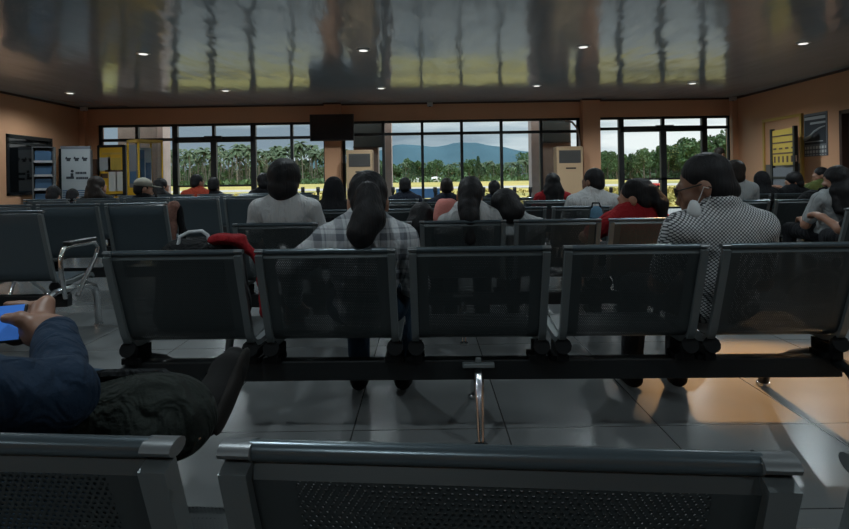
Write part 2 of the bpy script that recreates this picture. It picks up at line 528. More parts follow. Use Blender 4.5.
def sdf_mesh(name, adds, mat, vox=0.012, k=0.03, subs=(), ks=0.01, ripple=0.0, rs=30.0):
    lo = np.full(3, 1e9); hi = -lo
    bbs = []
    for p in list(adds) + list(subs):
        if p[0] == 'cap':
            r = max(p[3], p[4])
            a = np.minimum(p[1], p[2]) - r; b = np.maximum(p[1], p[2]) + r
        else:
            r = max(p[2]) if p[3] is not None else np.array(p[2])
            a = np.array(p[1]) - r; b = np.array(p[1]) + r
        bbs.append((a, b))
    for a, b in bbs[:len(adds)]:
        lo = np.minimum(lo, a); hi = np.maximum(hi, b)
    lo = lo - 3 * vox; hi = hi + 3 * vox
    n = np.ceil((hi - lo) / vox).astype(int) + 1
    ax = [lo[i] + vox * np.arange(n[i]) for i in range(3)]
    F = np.full(n, 1.0, np.float32)
    for i, p in enumerate(list(adds) + list(subs)):
        mg = 2 * k + 3 * vox
        a = np.clip(((bbs[i][0] - mg - lo) / vox).astype(int), 0, n - 1)
        b = np.clip(np.ceil((bbs[i][1] + mg - lo) / vox).astype(int) + 1, 1, n)
        if np.any(b <= a): continue
        X = ax[0][a[0]:b[0], None, None]; Y = ax[1][None, a[1]:b[1], None]; Z = ax[2][None, None, a[2]:b[2]]
        if p[0] == 'cap':
            A, B = p[1], p[2]
            d = B - A; L2 = max(d.length_squared, 1e-9)
            t = np.clip(((X - A.x) * d.x + (Y - A.y) * d.y + (Z - A.z) * d.z) / L2, 0, 1)
            D = np.sqrt((X - A.x - t * d.x) ** 2 + (Y - A.y - t * d.y) ** 2 + (Z - A.z - t * d.z) ** 2) - (p[3] + (p[4] - p[3]) * t)
        else:
            x, y, z = X - p[1].x, Y - p[1].y, Z - p[1].z
            if p[3] is not None:
                m = p[3].transposed()
                x, y, z = (m[0][0] * x + m[0][1] * y + m[0][2] * z, m[1][0] * x + m[1][1] * y + m[1][2] * z, m[2][0] * x + m[2][1] * y + m[2][2] * z)
            r = p[2]
            k0 = np.sqrt((x / r[0]) ** 2 + (y / r[1]) ** 2 + (z / r[2]) ** 2)
            k1 = np.sqrt((x / r[0] ** 2) ** 2 + (y / r[1] ** 2) ** 2 + (z / r[2] ** 2) ** 2) + 1e-9
            D = k0 * (k0 - 1) / k1
        sl = (slice(a[0], b[0]), slice(a[1], b[1]), slice(a[2], b[2]))
        if i < len(adds):
            f = F[sl]; h = np.maximum(k - np.abs(f - D), 0) / k
            F[sl] = np.minimum(f, D) - h * h * k * 0.25
        else:
            f = F[sl]; D = -D; h = np.maximum(ks - np.abs(f - D), 0) / ks
            F[sl] = np.maximum(f, D) + h * h * ks * 0.25
    if ripple:
        X = ax[0][:, None, None]; Y = ax[1][None, :, None]; Z = ax[2][None, None, :]
        F = F + ripple * (np.sin(X * rs + 2.1 * np.sin(Z * rs * 0.6)) * np.sin(Z * rs * 0.8 + 1.7 * np.sin(Y * rs * 0.7)) + 0.6 * np.sin(Y * rs * 1.3 + Z * rs * 0.9))
    ins = F < 0
    ins[0] = ins[-1] = False; ins[:, 0] = ins[:, -1] = False; ins[:, :, 0] = ins[:, :, -1] = False
    c = [(i, j, l) for i in (0, 1) for j in (0, 1) for l in (0, 1)]
    nx, ny, nz = n
    cs = sum(ins[i:nx - 1 + i, j:ny - 1 + j, l:nz - 1 + l].astype(np.int8) for i, j, l in c)
    act = (cs > 0) & (cs < 8)
    idx = np.argwhere(act)
    vid = np.full(act.shape, -1, np.int64); vid[act] = np.arange(len(idx))
    val = np.stack([F[idx[:, 0] + i, idx[:, 1] + j, idx[:, 2] + l] for i, j, l in c], 1)
    inn = np.stack([ins[idx[:, 0] + i, idx[:, 1] + j, idx[:, 2] + l] for i, j, l in c], 1)
    acc = np.zeros((len(idx), 3)); cnt = np.zeros(len(idx))
    for e0 in range(8):
        for e1 in range(e0 + 1, 8):
            d = np.array(c[e1]) - np.array(c[e0])
            if np.abs(d).sum() != 1: continue
            mk = inn[:, e0] != inn[:, e1]
            f0, f1 = val[:, e0], val[:, e1]
            t = np.clip(np.where(mk, f0 / np.where(np.abs(f0 - f1) < 1e-9, 1e-9, f0 - f1), 0), 0, 1)
            acc += mk[:, None] * (np.array(c[e0])[None] + t[:, None] * d[None]); cnt += mk
    V = lo + vox * (idx + acc / np.maximum(cnt, 1)[:, None])
    Q = []
    for axn in range(3):
        o1, o2 = [q for q in range(3) if q != axn]
        s0 = [slice(None)] * 3; s1 = [slice(None)] * 3
        s0[axn] = slice(0, -1); s1[axn] = slice(1, None)
        A = ins[tuple(s0)]; B = ins[tuple(s1)]
        e = np.argwhere(A != B)
        ok = (e[:, o1] > 0) & (e[:, o2] > 0) & (e[:, o1] < n[o1] - 1) & (e[:, o2] < n[o2] - 1)
        e = e[ok]
        if not len(e): continue
        def at_(d1, d2):
            q = e.copy(); q[:, o1] += d1; q[:, o2] += d2
            return vid[q[:, 0], q[:, 1], q[:, 2]]
        quad = np.stack([at_(-1, -1), at_(0, -1), at_(0, 0), at_(-1, 0)], 1)
        flip = A[e[:, 0], e[:, 1], e[:, 2]]
        if axn == 1: flip = ~flip
        quad[~flip] = quad[~flip][:, ::-1]
        Q.append(quad)
    Q = np.concatenate(Q) if Q else np.zeros((0, 4), int)
    Q = Q[(Q >= 0).all(1)]
    # keep only the largest connected piece (drops stray fragments)
    lab = np.arange(len(V))
    for _ in range(400):
        mn = lab[Q].min(1); new = lab.copy()
        np.minimum.at(new, Q.ravel(), np.repeat(mn, 4)); new = new[new]
        if (new == lab).all(): break
        lab = new
    big = np.bincount(lab).argmax()
    keep = lab == big
    re = np.cumsum(keep) - 1
    Q = re[Q[keep[Q].all(1)]]; V = V[keep]
    me = bpy.data.meshes.new(name)
    me.vertices.add(len(V)); me.vertices.foreach_set('co', V.astype(np.float32).ravel())
    me.loops.add(len(Q) * 4); me.loops.foreach_set('vertex_index', Q.astype(np.int32).ravel())
    me.polygons.add(len(Q)); me.polygons.foreach_set('loop_start', np.arange(0, len(Q) * 4, 4, dtype=np.int32))
    try: me.polygons.foreach_set('loop_total', np.full(len(Q), 4, np.int32))
    except Exception: pass
    me.polygons.foreach_set('use_smooth', np.ones(len(Q), bool))
    me.materials.append(mat)
    me.update(calc_edges=True); me.validate()
    return me


def soft(name, adds, mat, parent=None, vox=0.012, k=0.03, subs=(), ks=0.01, label=None, ripple=0.0, rs=30.0):
    o = link(name, sdf_mesh(name, adds, mat, vox, k, subs, ks, ripple, rs), parent)
    if label: o['label'] = label
    return o

# ------------------------------------------------------------------ the room
YB = 12.8            # inner face of the window wall
XL, XR = -7.26, 6.62
ZC = 2.70
YR = -4.0            # wall behind the camera

struct('floor', MB().box(XL - .2, XR + .2, YR - .2, YB + .2, -0.2, 0.0), MAT['floor'])
struct('ceiling', MB().box(XL - .2, XR + .2, YR - .2, YB + .3, ZC, ZC + .12), MAT['ceiling'])

# left wall with the opening of the dark service window
wy0, wy1, wz0, wz1 = 10.42, 11.70, 0.90, 1.98
w = MB()
w.box(XL - .2, XL, YR, wy0, 0, ZC).box(XL - .2, XL, wy1, YB + .2, 0, ZC).box(XL - .2, XL, wy0, wy1, 0, wz0).box(XL - .2, XL, wy0, wy1, wz1, ZC)
struct('wall_left', w, MAT['salmon'])
# right wall with the opening of the side doorway
dy0, dy1, dz1 = 8.35, 9.55, 2.06
w = MB()
w.box(XR, XR + .2, YR, dy0, 0, ZC).box(XR, XR + .2, dy1, YB + .2, 0, ZC).box(XR, XR + .2, dy0, dy1, dz1, ZC)
struct('wall_right', w, MAT['salmon'])
struct('wall_rear', MB().box(XL - .2, XR + .2, YR - .2, YR, 0, ZC), MAT['salmon'])
# window wall: header, piers and the two columns
C1a, C1b, C2a, C2b = -2.08, -1.74, 3.33, 3.69
WLa = -6.93
w = MB()
w.box(XL, C1a, YB - .05, YB + .2, 2.335, ZC).box(C1b, C2a, YB - .05, YB + .2, 2.335, ZC).box(C2b, XR, YB - .05, YB + .2, 2.335, ZC)
w.box(XL, WLa, YB - .05, YB + .2, 0, 2.335)
w.box(XR - .07, XR, YB - .05, YB + .2, 0, 2.335)
struct('wall_front', w, MAT['salmon'])
for i, (a, b) in enumerate(((C1a, C1b), (C2a, C2b))):
    struct('column_%d' % (i + 1), MB().box(a, b, YB - .27, YB + .22, 0, ZC), MAT['salmon'])
struct('column_3', MB().box(XL, XL + .12, YB - .17, YB - .05, 0, ZC), MAT['salmon'])
struct('column_4', MB().box(XR - .12, XR, YB - .17, YB - .05, 0, ZC), MAT['salmon'])
# thin dark cornice where walls and ceiling meet
struct('trim_1', MB().box(XL, XL + .03, YR, YB - .05, ZC - .035, ZC), MAT['brown_trim'])
struct('trim_2', MB().box(XR - .03, XR, YR, YB - .05, ZC - .035, ZC), MAT['brown_trim'])
tb = MB()
for a, b in ((XL, C1a), (C1b, C2a), (C2b, XR)): tb.box(a, b, YB - .08, YB - .05, ZC - .03, ZC)
for a, b in ((C1a, C1b), (C2a, C2b)): tb.box(a - .02, b + .02, YB - .30, YB - .27, ZC - .03, ZC)
struct('trim_3', tb, MAT['brown_trim'])
bb = MB().box(XL, XL + .015, YR, YB - .05, 0, .1)
struct('baseboard_left', bb, MAT['brown_trim'])
struct('baseboard_right', MB().box(XR - .015, XR, YR, dy0, 0, .1).box(XR - .015, XR, dy1, YB - .05, 0, .1), MAT['brown_trim'])


def window(name, x0, x1, mulls, trans, thick=(), doors=None, ztop=2.335):
    root = MB()
    f = MB()
    y0, y1 = YB, YB + .07
    f.box(x0, x0 + .06, y0, y1, 0, ztop).box(x1 - .06, x1, y0, y1, 0, ztop)
    f.box(x0, x1, y0, y1, ztop - .05, ztop).box(x0, x1, y0, y1, 0, .09).box(x0, x1, y0, y1, trans - .03, trans + .03)
    for m in mulls:
        t = .055 if m in thick else .03
        f.box(m - t, m + t, y0 - .01, y1 + .01, 0, ztop)
    if doors:
        da, db, dc = doors
        f.box(da, dc, y0 - .01, y1, trans - .075, trans + .045)
        f.box(da, dc, y0, y1, .09, .2)
        f.box(da, dc, y0 - .02, y0 + .03, .985, 1.025)
        f.box(da, dc, y0 - .02, y0 + .03, .37, .41)
        f.box(db - .06, db + .06, y0 - .02, y1, .09, trans)
        f.box(db - .17, db + .19, y0 - .09, y0, trans - .01, trans + .055)
    o = struct(name, f, MAT['frame'])
    g = MB().box(x0 + .02, x1 - .02, YB + .03, YB + .036, .05, ztop - .02)
    struct('pane', g, MAT['glass'], o)
    return o


def wx(px): return at(px, 150, YB).x
window('window_1', WLa, C1a, [wx(p) for p in (137, 175, 213.7, 253.3, 291.8)], 2.01, (wx(175), wx(253.3)), (wx(175), wx(213.7), wx(253.3)))
window('window_2', C1b, C2a, [wx(p) for p in (383.5, 422.4, 461.9, 501.6, 541.4)], 2.05)
window('window_3', C2b, XR - .07, [wx(p) for p in (621.5, 663.5, 704.8)], 2.09, (wx(621.5), wx(704.8)), (wx(621.5), wx(663.5), wx(704.8)))

# dark service window in the left wall
f = MB()
for a in ((wy0, wy0 + .06, wz0, wz1), (wy1 - .06, wy1, wz0, wz1), (wy0, wy1, wz0, wz0 + .05), (wy0, wy1, wz1 - .06, wz1), (wy0, wy1, wz1 - .16, wz1 - .13)):
    f.box(XL - .05, XL + .02, a[0], a[1], a[2], a[3])
o = struct('window_4', f, MAT['frame'])
struct('pane', MB().box(XL - .04, XL - .03, wy0 + .03, wy1 - .03, wz0 + .03, wz1 - .03), MAT['dark_glass'], o)
# side doorway in the right wall: dark leaf set back in a reveal
o = struct('door_1', MB().box(XR + .10, XR + .14, dy0, dy1, 0, dz1), MAT['grey_panel'])
struct('frame', MB().box(XR - .01, XR + .1, dy0, dy0 + .06, 0, dz1).box(XR - .01, XR + .1, dy1 - .06, dy1, 0, dz1).box(XR - .01, XR + .1, dy0, dy1, dz1 - .06, dz1), MAT['brown_trim'], o)
struct('handle', MB().box(XR + .03, XR + .10, dy0 + .14, dy0 + .17, 1.0, 1.03).box(XR + .03, XR + .05, dy0 + .14, dy0 + .27, 1.0, 1.03), MAT['chrome'], o)

# ------------------------------------------------------------------ downlights in the ceiling
LX = [-6.24, -3.49, -0.74, 2.01, 4.76]
LY = [10.6, 7.5, 4.4, 1.3, -1.8]
ordx = ['nearest the dark service window side', 'second from the service window side', 'in the middle line', 'second from the calendar side', 'nearest the calendar side']
lamp_first = None
for j, ly in enumerate(LY):
    for i, lx in enumerate(LX):
        if lamp_first is None:
            t = thing('ceiling_downlight', '', 'downlight', group='recessed downlights in the ceiling')
            part('trim_ring', MB().lathe([(.055, 0), (.085, 0), (.088, -.006), (.06, -.012), (.055, -.012)], 20), MAT['white_plastic'], t, True)
            part('diffuser', MB().lathe([(.054, -.002), (.054, -.0145)], 20), MAT['lamp'], t)
            lamp_first = t
        else:
            t = copy_tree(lamp_first)
        t.location = (lx + .0, ly, ZC)
        row = ['nearest the windows', 'in the second row back', 'in the third row back', 'in the fourth row back', 'in the fifth row back'][j]
        t['label'] = 'small round white ceiling downlight ' + row + ', ' + ordx[i]
        ld = bpy.data.lights.new('downlight_beam', 'SPOT')
        warm = (i == 3 and j == 2)  # warm tilted beam added to lay an orange patch on the floor
        ld.energy = LAMP_W * (WARM if warm else (4.6, 2.4, .24, .05, .02)[j])
        ld.color = (1.0, 0.50, 0.17) if warm else (0.82, 0.95, 1.0)
        ld.spot_size = R(37 if warm else 158); ld.spot_blend = 0.6; ld.shadow_soft_size = .05
        lo = bpy.data.objects.new('downlight_beam', ld); COL.objects.link(lo)
        lo.parent = t; lo.location = (0, 0, -.02)
        if warm: lo.rotation_euler = Vector((.13, 1.45, 2.7)).to_track_quat('Z', 'Y').to_euler()

# small white sensor boxes up in the cornice
for px, lab in ((85, 'small white sensor box in the ceiling corner above the poster stand'), (430, 'small white sensor box on the header above the middle window'), (735.5, 'small white sensor box in the ceiling corner over the man standing in pale blue')):
    p = at(px, 103, YB - .2)
    p.x = max(XL + .14, min(XR - .14, p.x))
    yy = YB - .09 if px == 430 else YB - .24
    t = thing('sensor_box', lab, 'sensor', (p.x, yy, ZC - .035), group='sensor boxes in the cornice')
    part('housing', MB().box(-.06, .06, -.05, .045, -.045, .035), MAT['white_plastic'], t, bevel=.008)
    part('lens', MB().lathe([(.018, -.055), (.022, -.045)], 12), MAT['black_plastic'], t)

# ------------------------------------------------------------------ benches
YAW = R(-1.5)
PITCH = .592
PW, RW = .241, .028        # half panel, rail width
PROF = [(.030, .778), (.012, .772), (.006, .758), (.030, .700), (.066, .610), (.098, .530), (.122, .470), (.142, .435), (.172, .415), (.23, .405), (.34, .405), (.46, .418), (.535, .424), (.575, .416), (.592, .395)]
RAIL = [(.0, .772), (.030, .690), (.066, .600), (.098, .520), (.122, .458), (.144, .420), (.178, .398), (.23, .387), (.34, .387), (.46, .400), (.535, .406), (.578, .398), (.597, .374)]


def prof_scale(p, zt):
    s = (zt - .43) / (.795 - .43)
    return [(y * (1.0 if z < .43 else 1.0), (.43 + (z - .43) * s) if z > .43 else z) for y, z in p]


def seat_meshes(kind):
    zt = .905 if kind == 'solid' else .805
    P, Q = prof_scale(PROF, zt), prof_scale(RAIL, zt)
    pm = MAT['perf'] if kind == 'mesh' else MAT['sheet']
    me = {}
    me['panel'] = MB().sweep_rect(P, -PW, PW, .0035).mesh('panel', pm, True)
    for s, n in ((-1, 'railL'), (1, 'railR')):
        xa, xb = sorted((s * PW, s * (PW + RW)))
        me[n] = MB().sweep_rect(Q, xa, xb, .024).mesh('side_rail', MAT['rail'] if kind == 'mesh' else MAT['rail'], True)
        xa, xb = sorted((s * (PW - .001), s * (PW + RW + .003)))
        c = MB()
        prof = [(.5 * .03 * math.cos(a), .5 * .034 * math.sin(a)) for a in np.linspace(0, 2 * PI, 13)[:-1]]
        vs = [(x, .010 + y * 1.15, zt - .0105 + z * .5) for x in (xa, xb) for y, z in prof]
        c.add(vs, [(i, (i + 1) % 12, (i + 1) % 12 + 12, i + 12) for i in range(12)] + [tuple(range(11, -1, -1)), tuple(range(12, 24))])
        me['cap' + n[-1]] = c.mesh('end_cap', MAT['cap'], True)
        b = MB()
        xc = s * (PW + .012)
        b.box(xc - .02, xc + .02, .155, .30, .315, .372)
        b.tube([(xc, .135, .385), (xc, .165, .37)], [.034, .030], 12)
        b.box(xc - .045, xc + .03, .17, .27, .312, .335)
        me['brk' + n[-1]] = b.mesh('bracket', MAT['rubber'])
    me['top'] = MB().tube([(-PW - .002, .010, zt - .012), (PW + .002, .010, zt - .012)], .0105, 14).mesh('top_rail', MAT['top_rail'], True)
    return me


SM = {'mesh': seat_meshes('mesh'), 'solid': seat_meshes('solid')}


def bench(label, cx, y0, n, kind='mesh', yaw=YAW, legs=None, arm=None, chrome=False):
    t = thing('waiting_bench', label, 'bench', (cx, y0, 0), yaw, 'rows of metal waiting benches')
    me = SM[kind]
    half = n * PITCH / 2
    for i in range(n):
        x = (i - (n - 1) / 2) * PITCH
        s = link('seat', me['panel'], t, (x, 0, 0))
        link('top_rail', me['top'], s)
        for q in 'LR':
            link('side_rail', me['rail' + q], s); link('end_cap', me['cap' + q], s); link('bracket', me['brk' + q], s)
    part('beam', MB().box(-half - .005, half + .005, .20, .262, .228, .312), MAT['beam'], t, bevel=.006)
    lm = MAT['chrome'] if chrome else MAT['beam']
    for s in (-1, 1):
        x = s * (half - .02)
        pts = [(x, -.09, .012), (x, -.055, .10), (x, .02, .215), (x, .12, .285), (x, .23, .30), (x, .36, .285), (x, .50, .235), (x, .66, .15), (x, .74, .08), (x, .77, .012)]
        if chrome: pts = [(x, -.10, .01), (x, .0, .27), (x, .05, .33), (x, .12, .35), (x, .5, .33), (x, .58, .30), (x, .62, .22), (x, .64, .01)]
        lg = part('leg', MB().tube(pts, .025, 12), lm, t, True)
        for yy in (pts[0][1], pts[-1][1]):
            part('foot', MB().lathe([(.032, 0), (.032, .018), (.02, .026)], 14, (x, yy, 0)), MAT['chrome'], lg, True)
    # middle pedestal: clamp plate, arched chrome leg and feet
    if n % 2:
        lg = part('leg', MB().tube([(0, .085, .02), (0, .10, .05), (0, .15, .17), (0, .185, .245), (0, .235, .275), (0, .30, .245), (0, .42, .17), (0, .58, .06), (0, .62, .02)], [.014, .016, .019, .022, .024, .022, .019, .016, .014], 12), MAT['chrome'], t, True)
        part('clamp_plate', MB().box(-.065, .065, .165, .20, .288, .305).box(-.012, .012, .18, .20, .305, .325), MAT['rail'], lg, bevel=.003)
        for yy in (.085, .62):
            part('foot', MB().lathe([(.026, 0), (.026, .014), (.016, .022)], 14, (0, yy, 0)), MAT['chrome'], lg, True)
    if arm:
        for s in arm:
            x = s * (half + .03)
            a = part('armrest', MB().tube([(x, .14, .30), (x, .10, .47), (x, .09, .58), (x, .13, .635), (x, .22, .65), (x, .50, .645), (x, .56, .60), (x, .50, .52), (x, .34, .36), (x, .28, .29)], .016, 10), MAT['chrome'], t, True)
            part('arm_pad', MB().box(x - .028, x + .028, .16, .50, .658, .682), MAT['black_plastic'], a, bevel=.008)
    return t


bench('charcoal perforated bench closest to the camera, seat backs cropped by the bottom edge', .064, .567, 5, yaw=R(-5.3))
bench('five-seat perforated bench with black beam, under the plaid shirt and dotted shirt sitters', .205, 2.285, 5)
bench('perforated bench under the off-white T-shirt sitter, one row ahead of the plaid shirt', .235, 3.76, 5)
bench('perforated bench with a blue bag hanging behind the man in the white collared shirt', .235, 5.44, 5)
bench('perforated bench under the woman in red in front of the cream air conditioner', .235, 7.0, 5)
bench('perforated bench closest to the middle window, under the two men in dark shirts', .235, 8.2, 5)
bench('tall smooth blue-grey bench with chrome arm and leg beside the man holding the phone', -3.94, 3.9, 5, 'solid', 0, arm=(1,), chrome=True)
bench('tall smooth blue-grey bench with a brown arm-like shape at its end', -3.69, 5.2, 5, 'solid', 0, chrome=True)
bench('tall smooth blue-grey bench under the person in the grey cap', -3.0, 7.1, 6, 'solid', 0, chrome=True)
bench('tall smooth blue-grey bench under the person in rust red, nearest the glass doors', -3.4, 8.9, 6, 'solid', 0, chrome=True)
bench('perforated bench with the black backpack, under the woman in white with black straps', 4.74, 6.1, 6, 'mesh')
bench('perforated bench under the sitter in the black head cloth by the yellow notice stand', 5.3, 8.1, 4, 'mesh')
bench('short perforated bench under the black-sleeved sitter at the picture edge', 3.70, 4.45, 2, 'mesh')

# ------------------------------------------------------------------ wall furniture
# television on its bracket
p0, p1 = at(309.5, 114.5, YB - .55), at(354, 140.5, YB - .55)
cx, cz = (p0.x + p1.x) / 2, (p0.z + p1.z) / 2
t = thing('television', 'large black switched-off television hanging on the column left of the air conditioner', 'television', (cx, YB - .55, cz))
hw, hh = (p1.x - p0.x) / 2, (p0.z - p1.z) / 2
part('housing', MB().box(-hw, hw, 0, .06, -hh, hh), MAT['black_plastic'], t, bevel=.008)
part('screen', MB().box(-hw + .018, hw - .018, -.003, .002, -hh + .022, hh - .018), MAT['screen'], t)
part('bracket', MB().box(-.12, .12, .06, .28, -.05, .05).box(-.2, .2, .06, .09, -.16, .16), MAT['beam'], t)


def air_con(label, px0, px1, py, Y, dark):
    a, b = at(px0, py, Y), at(px1, py, Y)
    w2, h = (b.x - a.x) / 2, a.z
    t = thing('air_conditioner', label, 'air conditioner', ((a.x + b.x) / 2, Y, 0), 0, 'floor-standing air conditioners')
    part('cabinet', MB().box(-w2, w2, 0, .32, 0.04, h), MAT['ac_white'], t, bevel=.02)
    part('base', MB().box(-w2 + .02, w2 - .02, .02, .30, 0, .05), MAT['ac_grille'], t)
    g = MB().box(-w2 + .05, w2 - .05, -.006, .02, h - .34, h - .08)
    for i in range(7): g.box(-w2 + .055, w2 - .055, -.018, -.004, h - .33 + i * .034, h - .318 + i * .034)
    part('grille', g, MAT['ac_grille'], t)
    part('display', MB().box(-w2 * .5 + .05, w2 * .45, -.006, .01, h - .46, h - .43), MAT['black_plastic'], t)
    lv = MB()
    for i in range(9): lv.box(-w2 + .06, w2 - .06, -.008, .005, .15 + i * .035, .165 + i * .035)
    part('intake', lv, MAT['ac_grille'], t)
    if dark:
        mk = MB()
        for (x, z, r) in ((-.10, h - .72, .5), (.09, h - .62, -.3)):
            mk.box(-.05, .05, -.004, .01, -.012, .012, Matrix.Translation((x, 0, z)) @ Matrix.Rotation(r, 4, 'Y'))
        part('emblem', mk, MAT['dark_print'], t, label='dark printed marks')
    return t


air_con('cream floor-standing air conditioner with dark marks, partly behind the ponytail head', 346, 372.5, 150, YB - .75, True)
air_con('cream floor-standing air conditioner beside the woman in red', 556.5, 583, 146.5, YB - .6, False)
# refrigerant hose rising beside the second unit
hs = link('air_conditioner_hose', MB().tube([at(565, 121, YB - .08), at(572, 122, YB - .1), at(577, 128, YB - .12), at(579, 137, YB - .14), at(579.5, 146, YB - .3), at(579, 150, YB - .42)], .022, 10).mesh('air_conditioner_hose', MAT['pale_render'], True))
tag(hs, 'pale curved pipe running up from the air conditioner near the woman in red', 'pipe')

# black queue posts in front of the windows
ql = ['close to the off-white T-shirt sitter', 'close to the draped head cloth by the column', 'beside the first short-haired man in dark', 'next to the buzz-cut man', 'between the ponytail woman and the leaning head', 'just past the leaning head', 'beside the woman in red', 'beside the white collared man, before the glass doors']
for px, lab in zip((302.8, 318, 393, 435, 483.5, 514.6, 530.3, 611), ql):
    p = at(px, 187, 12.1)
    t = thing('queue_post', 'black queue barrier post before the windows, ' + lab, 'barrier post', (p.x, 12.1, 0), 0, 'queue posts by the windows')
    part('base', MB().lathe([(.16, 0), (.16, .012), (.06, .035), (.03, .05)], 20), MAT['black_plastic'], t, True)
    part('pole', MB().lathe([(.026, .04), (.026, p.z - .10)], 14), MAT['black_plastic'], t, True)
    part('head', MB().lathe([(.036, p.z - .11), (.038, p.z - .10), (.038, p.z - .01), (.03, p.z)], 14), MAT['black_plastic'], t, True)

# brochure rack with blue leaflets by the dark service window
t = thing('brochure_rack', 'tall narrow grey rack of blue brochures in front of the dark service window', 'rack', (-6.86, 10.8, 0), R(26))
H_ = 1.75
part('side_panel', MB().box(-.17, -.145, 0, .30, 0, H_), MAT['cap'], t)
part('side_panel', MB().box(.145, .17, 0, .30, 0, H_), MAT['cap'], t)
part('back_panel', MB().box(-.145, .145, .27, .30, .05, H_), MAT['mid_print'], t)
part('top_panel', MB().box(-.17, .17, 0, .30, H_, H_ + .02), MAT['cap'], t)
for i in range(6):
    z = .25 + i * .25
    sh = part('shelf', MB().box(-.145, .145, .0, .27, z - .012, z), MAT['mid_print'], t)
    part('leaflet_stack', MB().box(-.13, .13, .03, .25, z, z + .17 + .02 * (i % 2)), MAT['blue_print'], sh, label='blue printed leaflets')
    part('price_strip', MB().box(-.14, .14, -.006, .0, z - .02, z + .02), MAT['pale_print'], sh)

# poster stand
t = thing('poster_stand', 'pale poster board with small icons and a dark logo, standing against the salmon corner', 'poster stand', (-6.80, 11.7, 0), R(8))
H_ = 1.77
part('board', MB().box(-.27, .27, 0, .05, .12, H_), MAT['pale_print'], t)
part('edge', MB().box(-.30, -.255, -.012, .12, .0, H_ + .01), MAT['beam'], t)
part('edge', MB().box(.27, .285, -.01, .08, .0, H_ - .02), MAT['mid_print'], t)
part('header', MB().box(-.27, .27, -.006, .05, H_, H_ + .06), MAT['mid_print'], t)
ic = MB()
for i, x in enumerate((-.13, .02, .17)):
    ic.box(x - .05, x + .05, -.006, 0, H_ - .20, H_ - .17).box(x - .03, x + .035, -.006, 0, H_ - .235, H_ - .2).box(x - .045, x - .02, -.006, 0, H_ - .17, H_ - .15)
part('icon_print', ic, MAT['dark_print'], t)
lg = MB().box(-.17, -.03, -.006, 0, H_ - .58, H_ - .535).box(-.09, -.04, -.006, 0, H_ - .535, H_ - .47)
lg.lathe([(.0, -.003), (.028, -.003), (.028, .003), (0, .003)], 12, (0, 0, 0))
lg.v[-48:] = [(v[0] - .06, v[2] - .003, v[1] + H_ - .43) for v in lg.v[-48:]]
part('logo_print', lg, MAT['dark_print'], t)
tx = MB()
for z, xa, xb in ((.46, .0, .2), (.56, .01, .22)):
    x = xa
    while x < xb:
        wd = random.uniform(.018, .04); tx.box(x, x + wd * .8, -.006, 0, H_ - z - .03, H_ - z + .015); x += wd
part('lettering', tx, MAT['dark_print'], t)
bp = MB()
for i in range(5): bp.box(-.24, .24 - .03 * (i % 3), -.006, 0, H_ - .82 - i * .042, H_ - .80 - i * .042)
part('paragraph_print', bp, MAT['blue_print'], t)
part('picture_print', MB().box(-.2, .22, -.006, 0, .3, H_ - 1.05), MAT['blue_print'], t)

# small brown box on the pier
t = thing('fuse_box', 'small brown box on the pier between the poster stand and the yellow board', 'box', ((at(95.5, 160, YB - .05)).x, YB - .05, 1.45))
part('housing', MB().box(-.06, .06, -.08, 0, -.16, .16), MAT['brown_box'], t, bevel=.006)
part('cover', MB().box(-.05, .05, -.088, -.08, -.14, .14), MAT['brown_box'], t)

# yellow notice board
a, b = at(98.5, 147, YB - .35), at(125, 147, YB - .35)
t = thing('notice_board', 'yellow notice board with white sheets in a black frame, beside the glass booth', 'notice board', ((a.x + b.x) / 2, YB - .35, 0))
w2 = (b.x - a.x) / 2; zt = a.z
part('board', MB().box(-w2, w2, 0, .03, .25, zt), MAT['yellow'], t)
fr = MB().box(-w2 - .02, -w2 + .02, -.02, .05, 0, zt + .03).box(w2 - .05, w2 + .02, -.02, .05, 0, zt + .03).box(-w2, w2, -.02, .05, zt - .01, zt + .04).box(-w2, w2, -.02, .04, zt - 1.02, zt - .98).box(-w2, w2, -.02, .04, .2, .25)
part('frame', fr, MAT['frame'], t)
for (x, z, ww, hh, m, lb) in ((-.14, zt - .36, .12, .14, 'pale_print', 'pale notice'), (.06, zt - .36, .14, .13, 'yellow_paper', 'yellow notice'), (.02, zt - .72, .09, .20, 'paper', 'white notice'), (.16, zt - .72, .08, .20, 'paper', 'white notice'), (-.16, zt - .60, .08, .05, 'brown_box', 'dark notice'), (.0, zt - .14, .2, .02, 'gold', None), (.05, zt - .5, .2, .02, 'brown_box', None)):
    part('paper_sheet', MB().box(x - ww, x + ww * .9, -.006, 0, z - hh, z + hh), MAT[m], t, label=lb)

# glazed yellow information booth standing at an angle
c = at(138, 139, 11.7)
t = thing('information_booth', 'tall yellow-framed glass booth left of the glass doors', 'booth', (c.x, 11.7, 0), R(52))
bw, bd, bh = .50, .46, c.z
fm = MB()
for x in (0, bw):
    for y in (0, bd): fm.box(x - .025 if x else 0, x if x else .03, y if not y else y - .03, y + .03 if not y else y, 0, bh)
part('post_frame', fm, MAT['yellow'], t)
tf = MB().box(0, bw, 0, .04, bh - .05, bh).box(0, .04, 0, bd, bh - .05, bh).box(bw - .04, bw, 0, bd, bh - .05, bh).box(0, bw, bd - .04, bd, bh - .05, bh)
part('top_frame', tf, MAT['gold'], t)
part('lower_panel', MB().box(.03, bw - .03, .005, .02, .05, .85), MAT['yellow'], t)
part('side_panel', MB().box(.005, .02, .03, bd - .03, .05, 1.0), MAT['yellow'], t)
part('pane', MB().box(.03, bw - .03, .008, .014, .85, bh - .05), MAT['glass'], t)
part('side_sheet', MB().box(.006, .02, .08, bd - .08, 1.0, bh - .1), MAT['mid_print'], t, label='grey printed sheet')
ps = MB().box(.0, .006, .11, bd - .11, 1.08, 1.32)
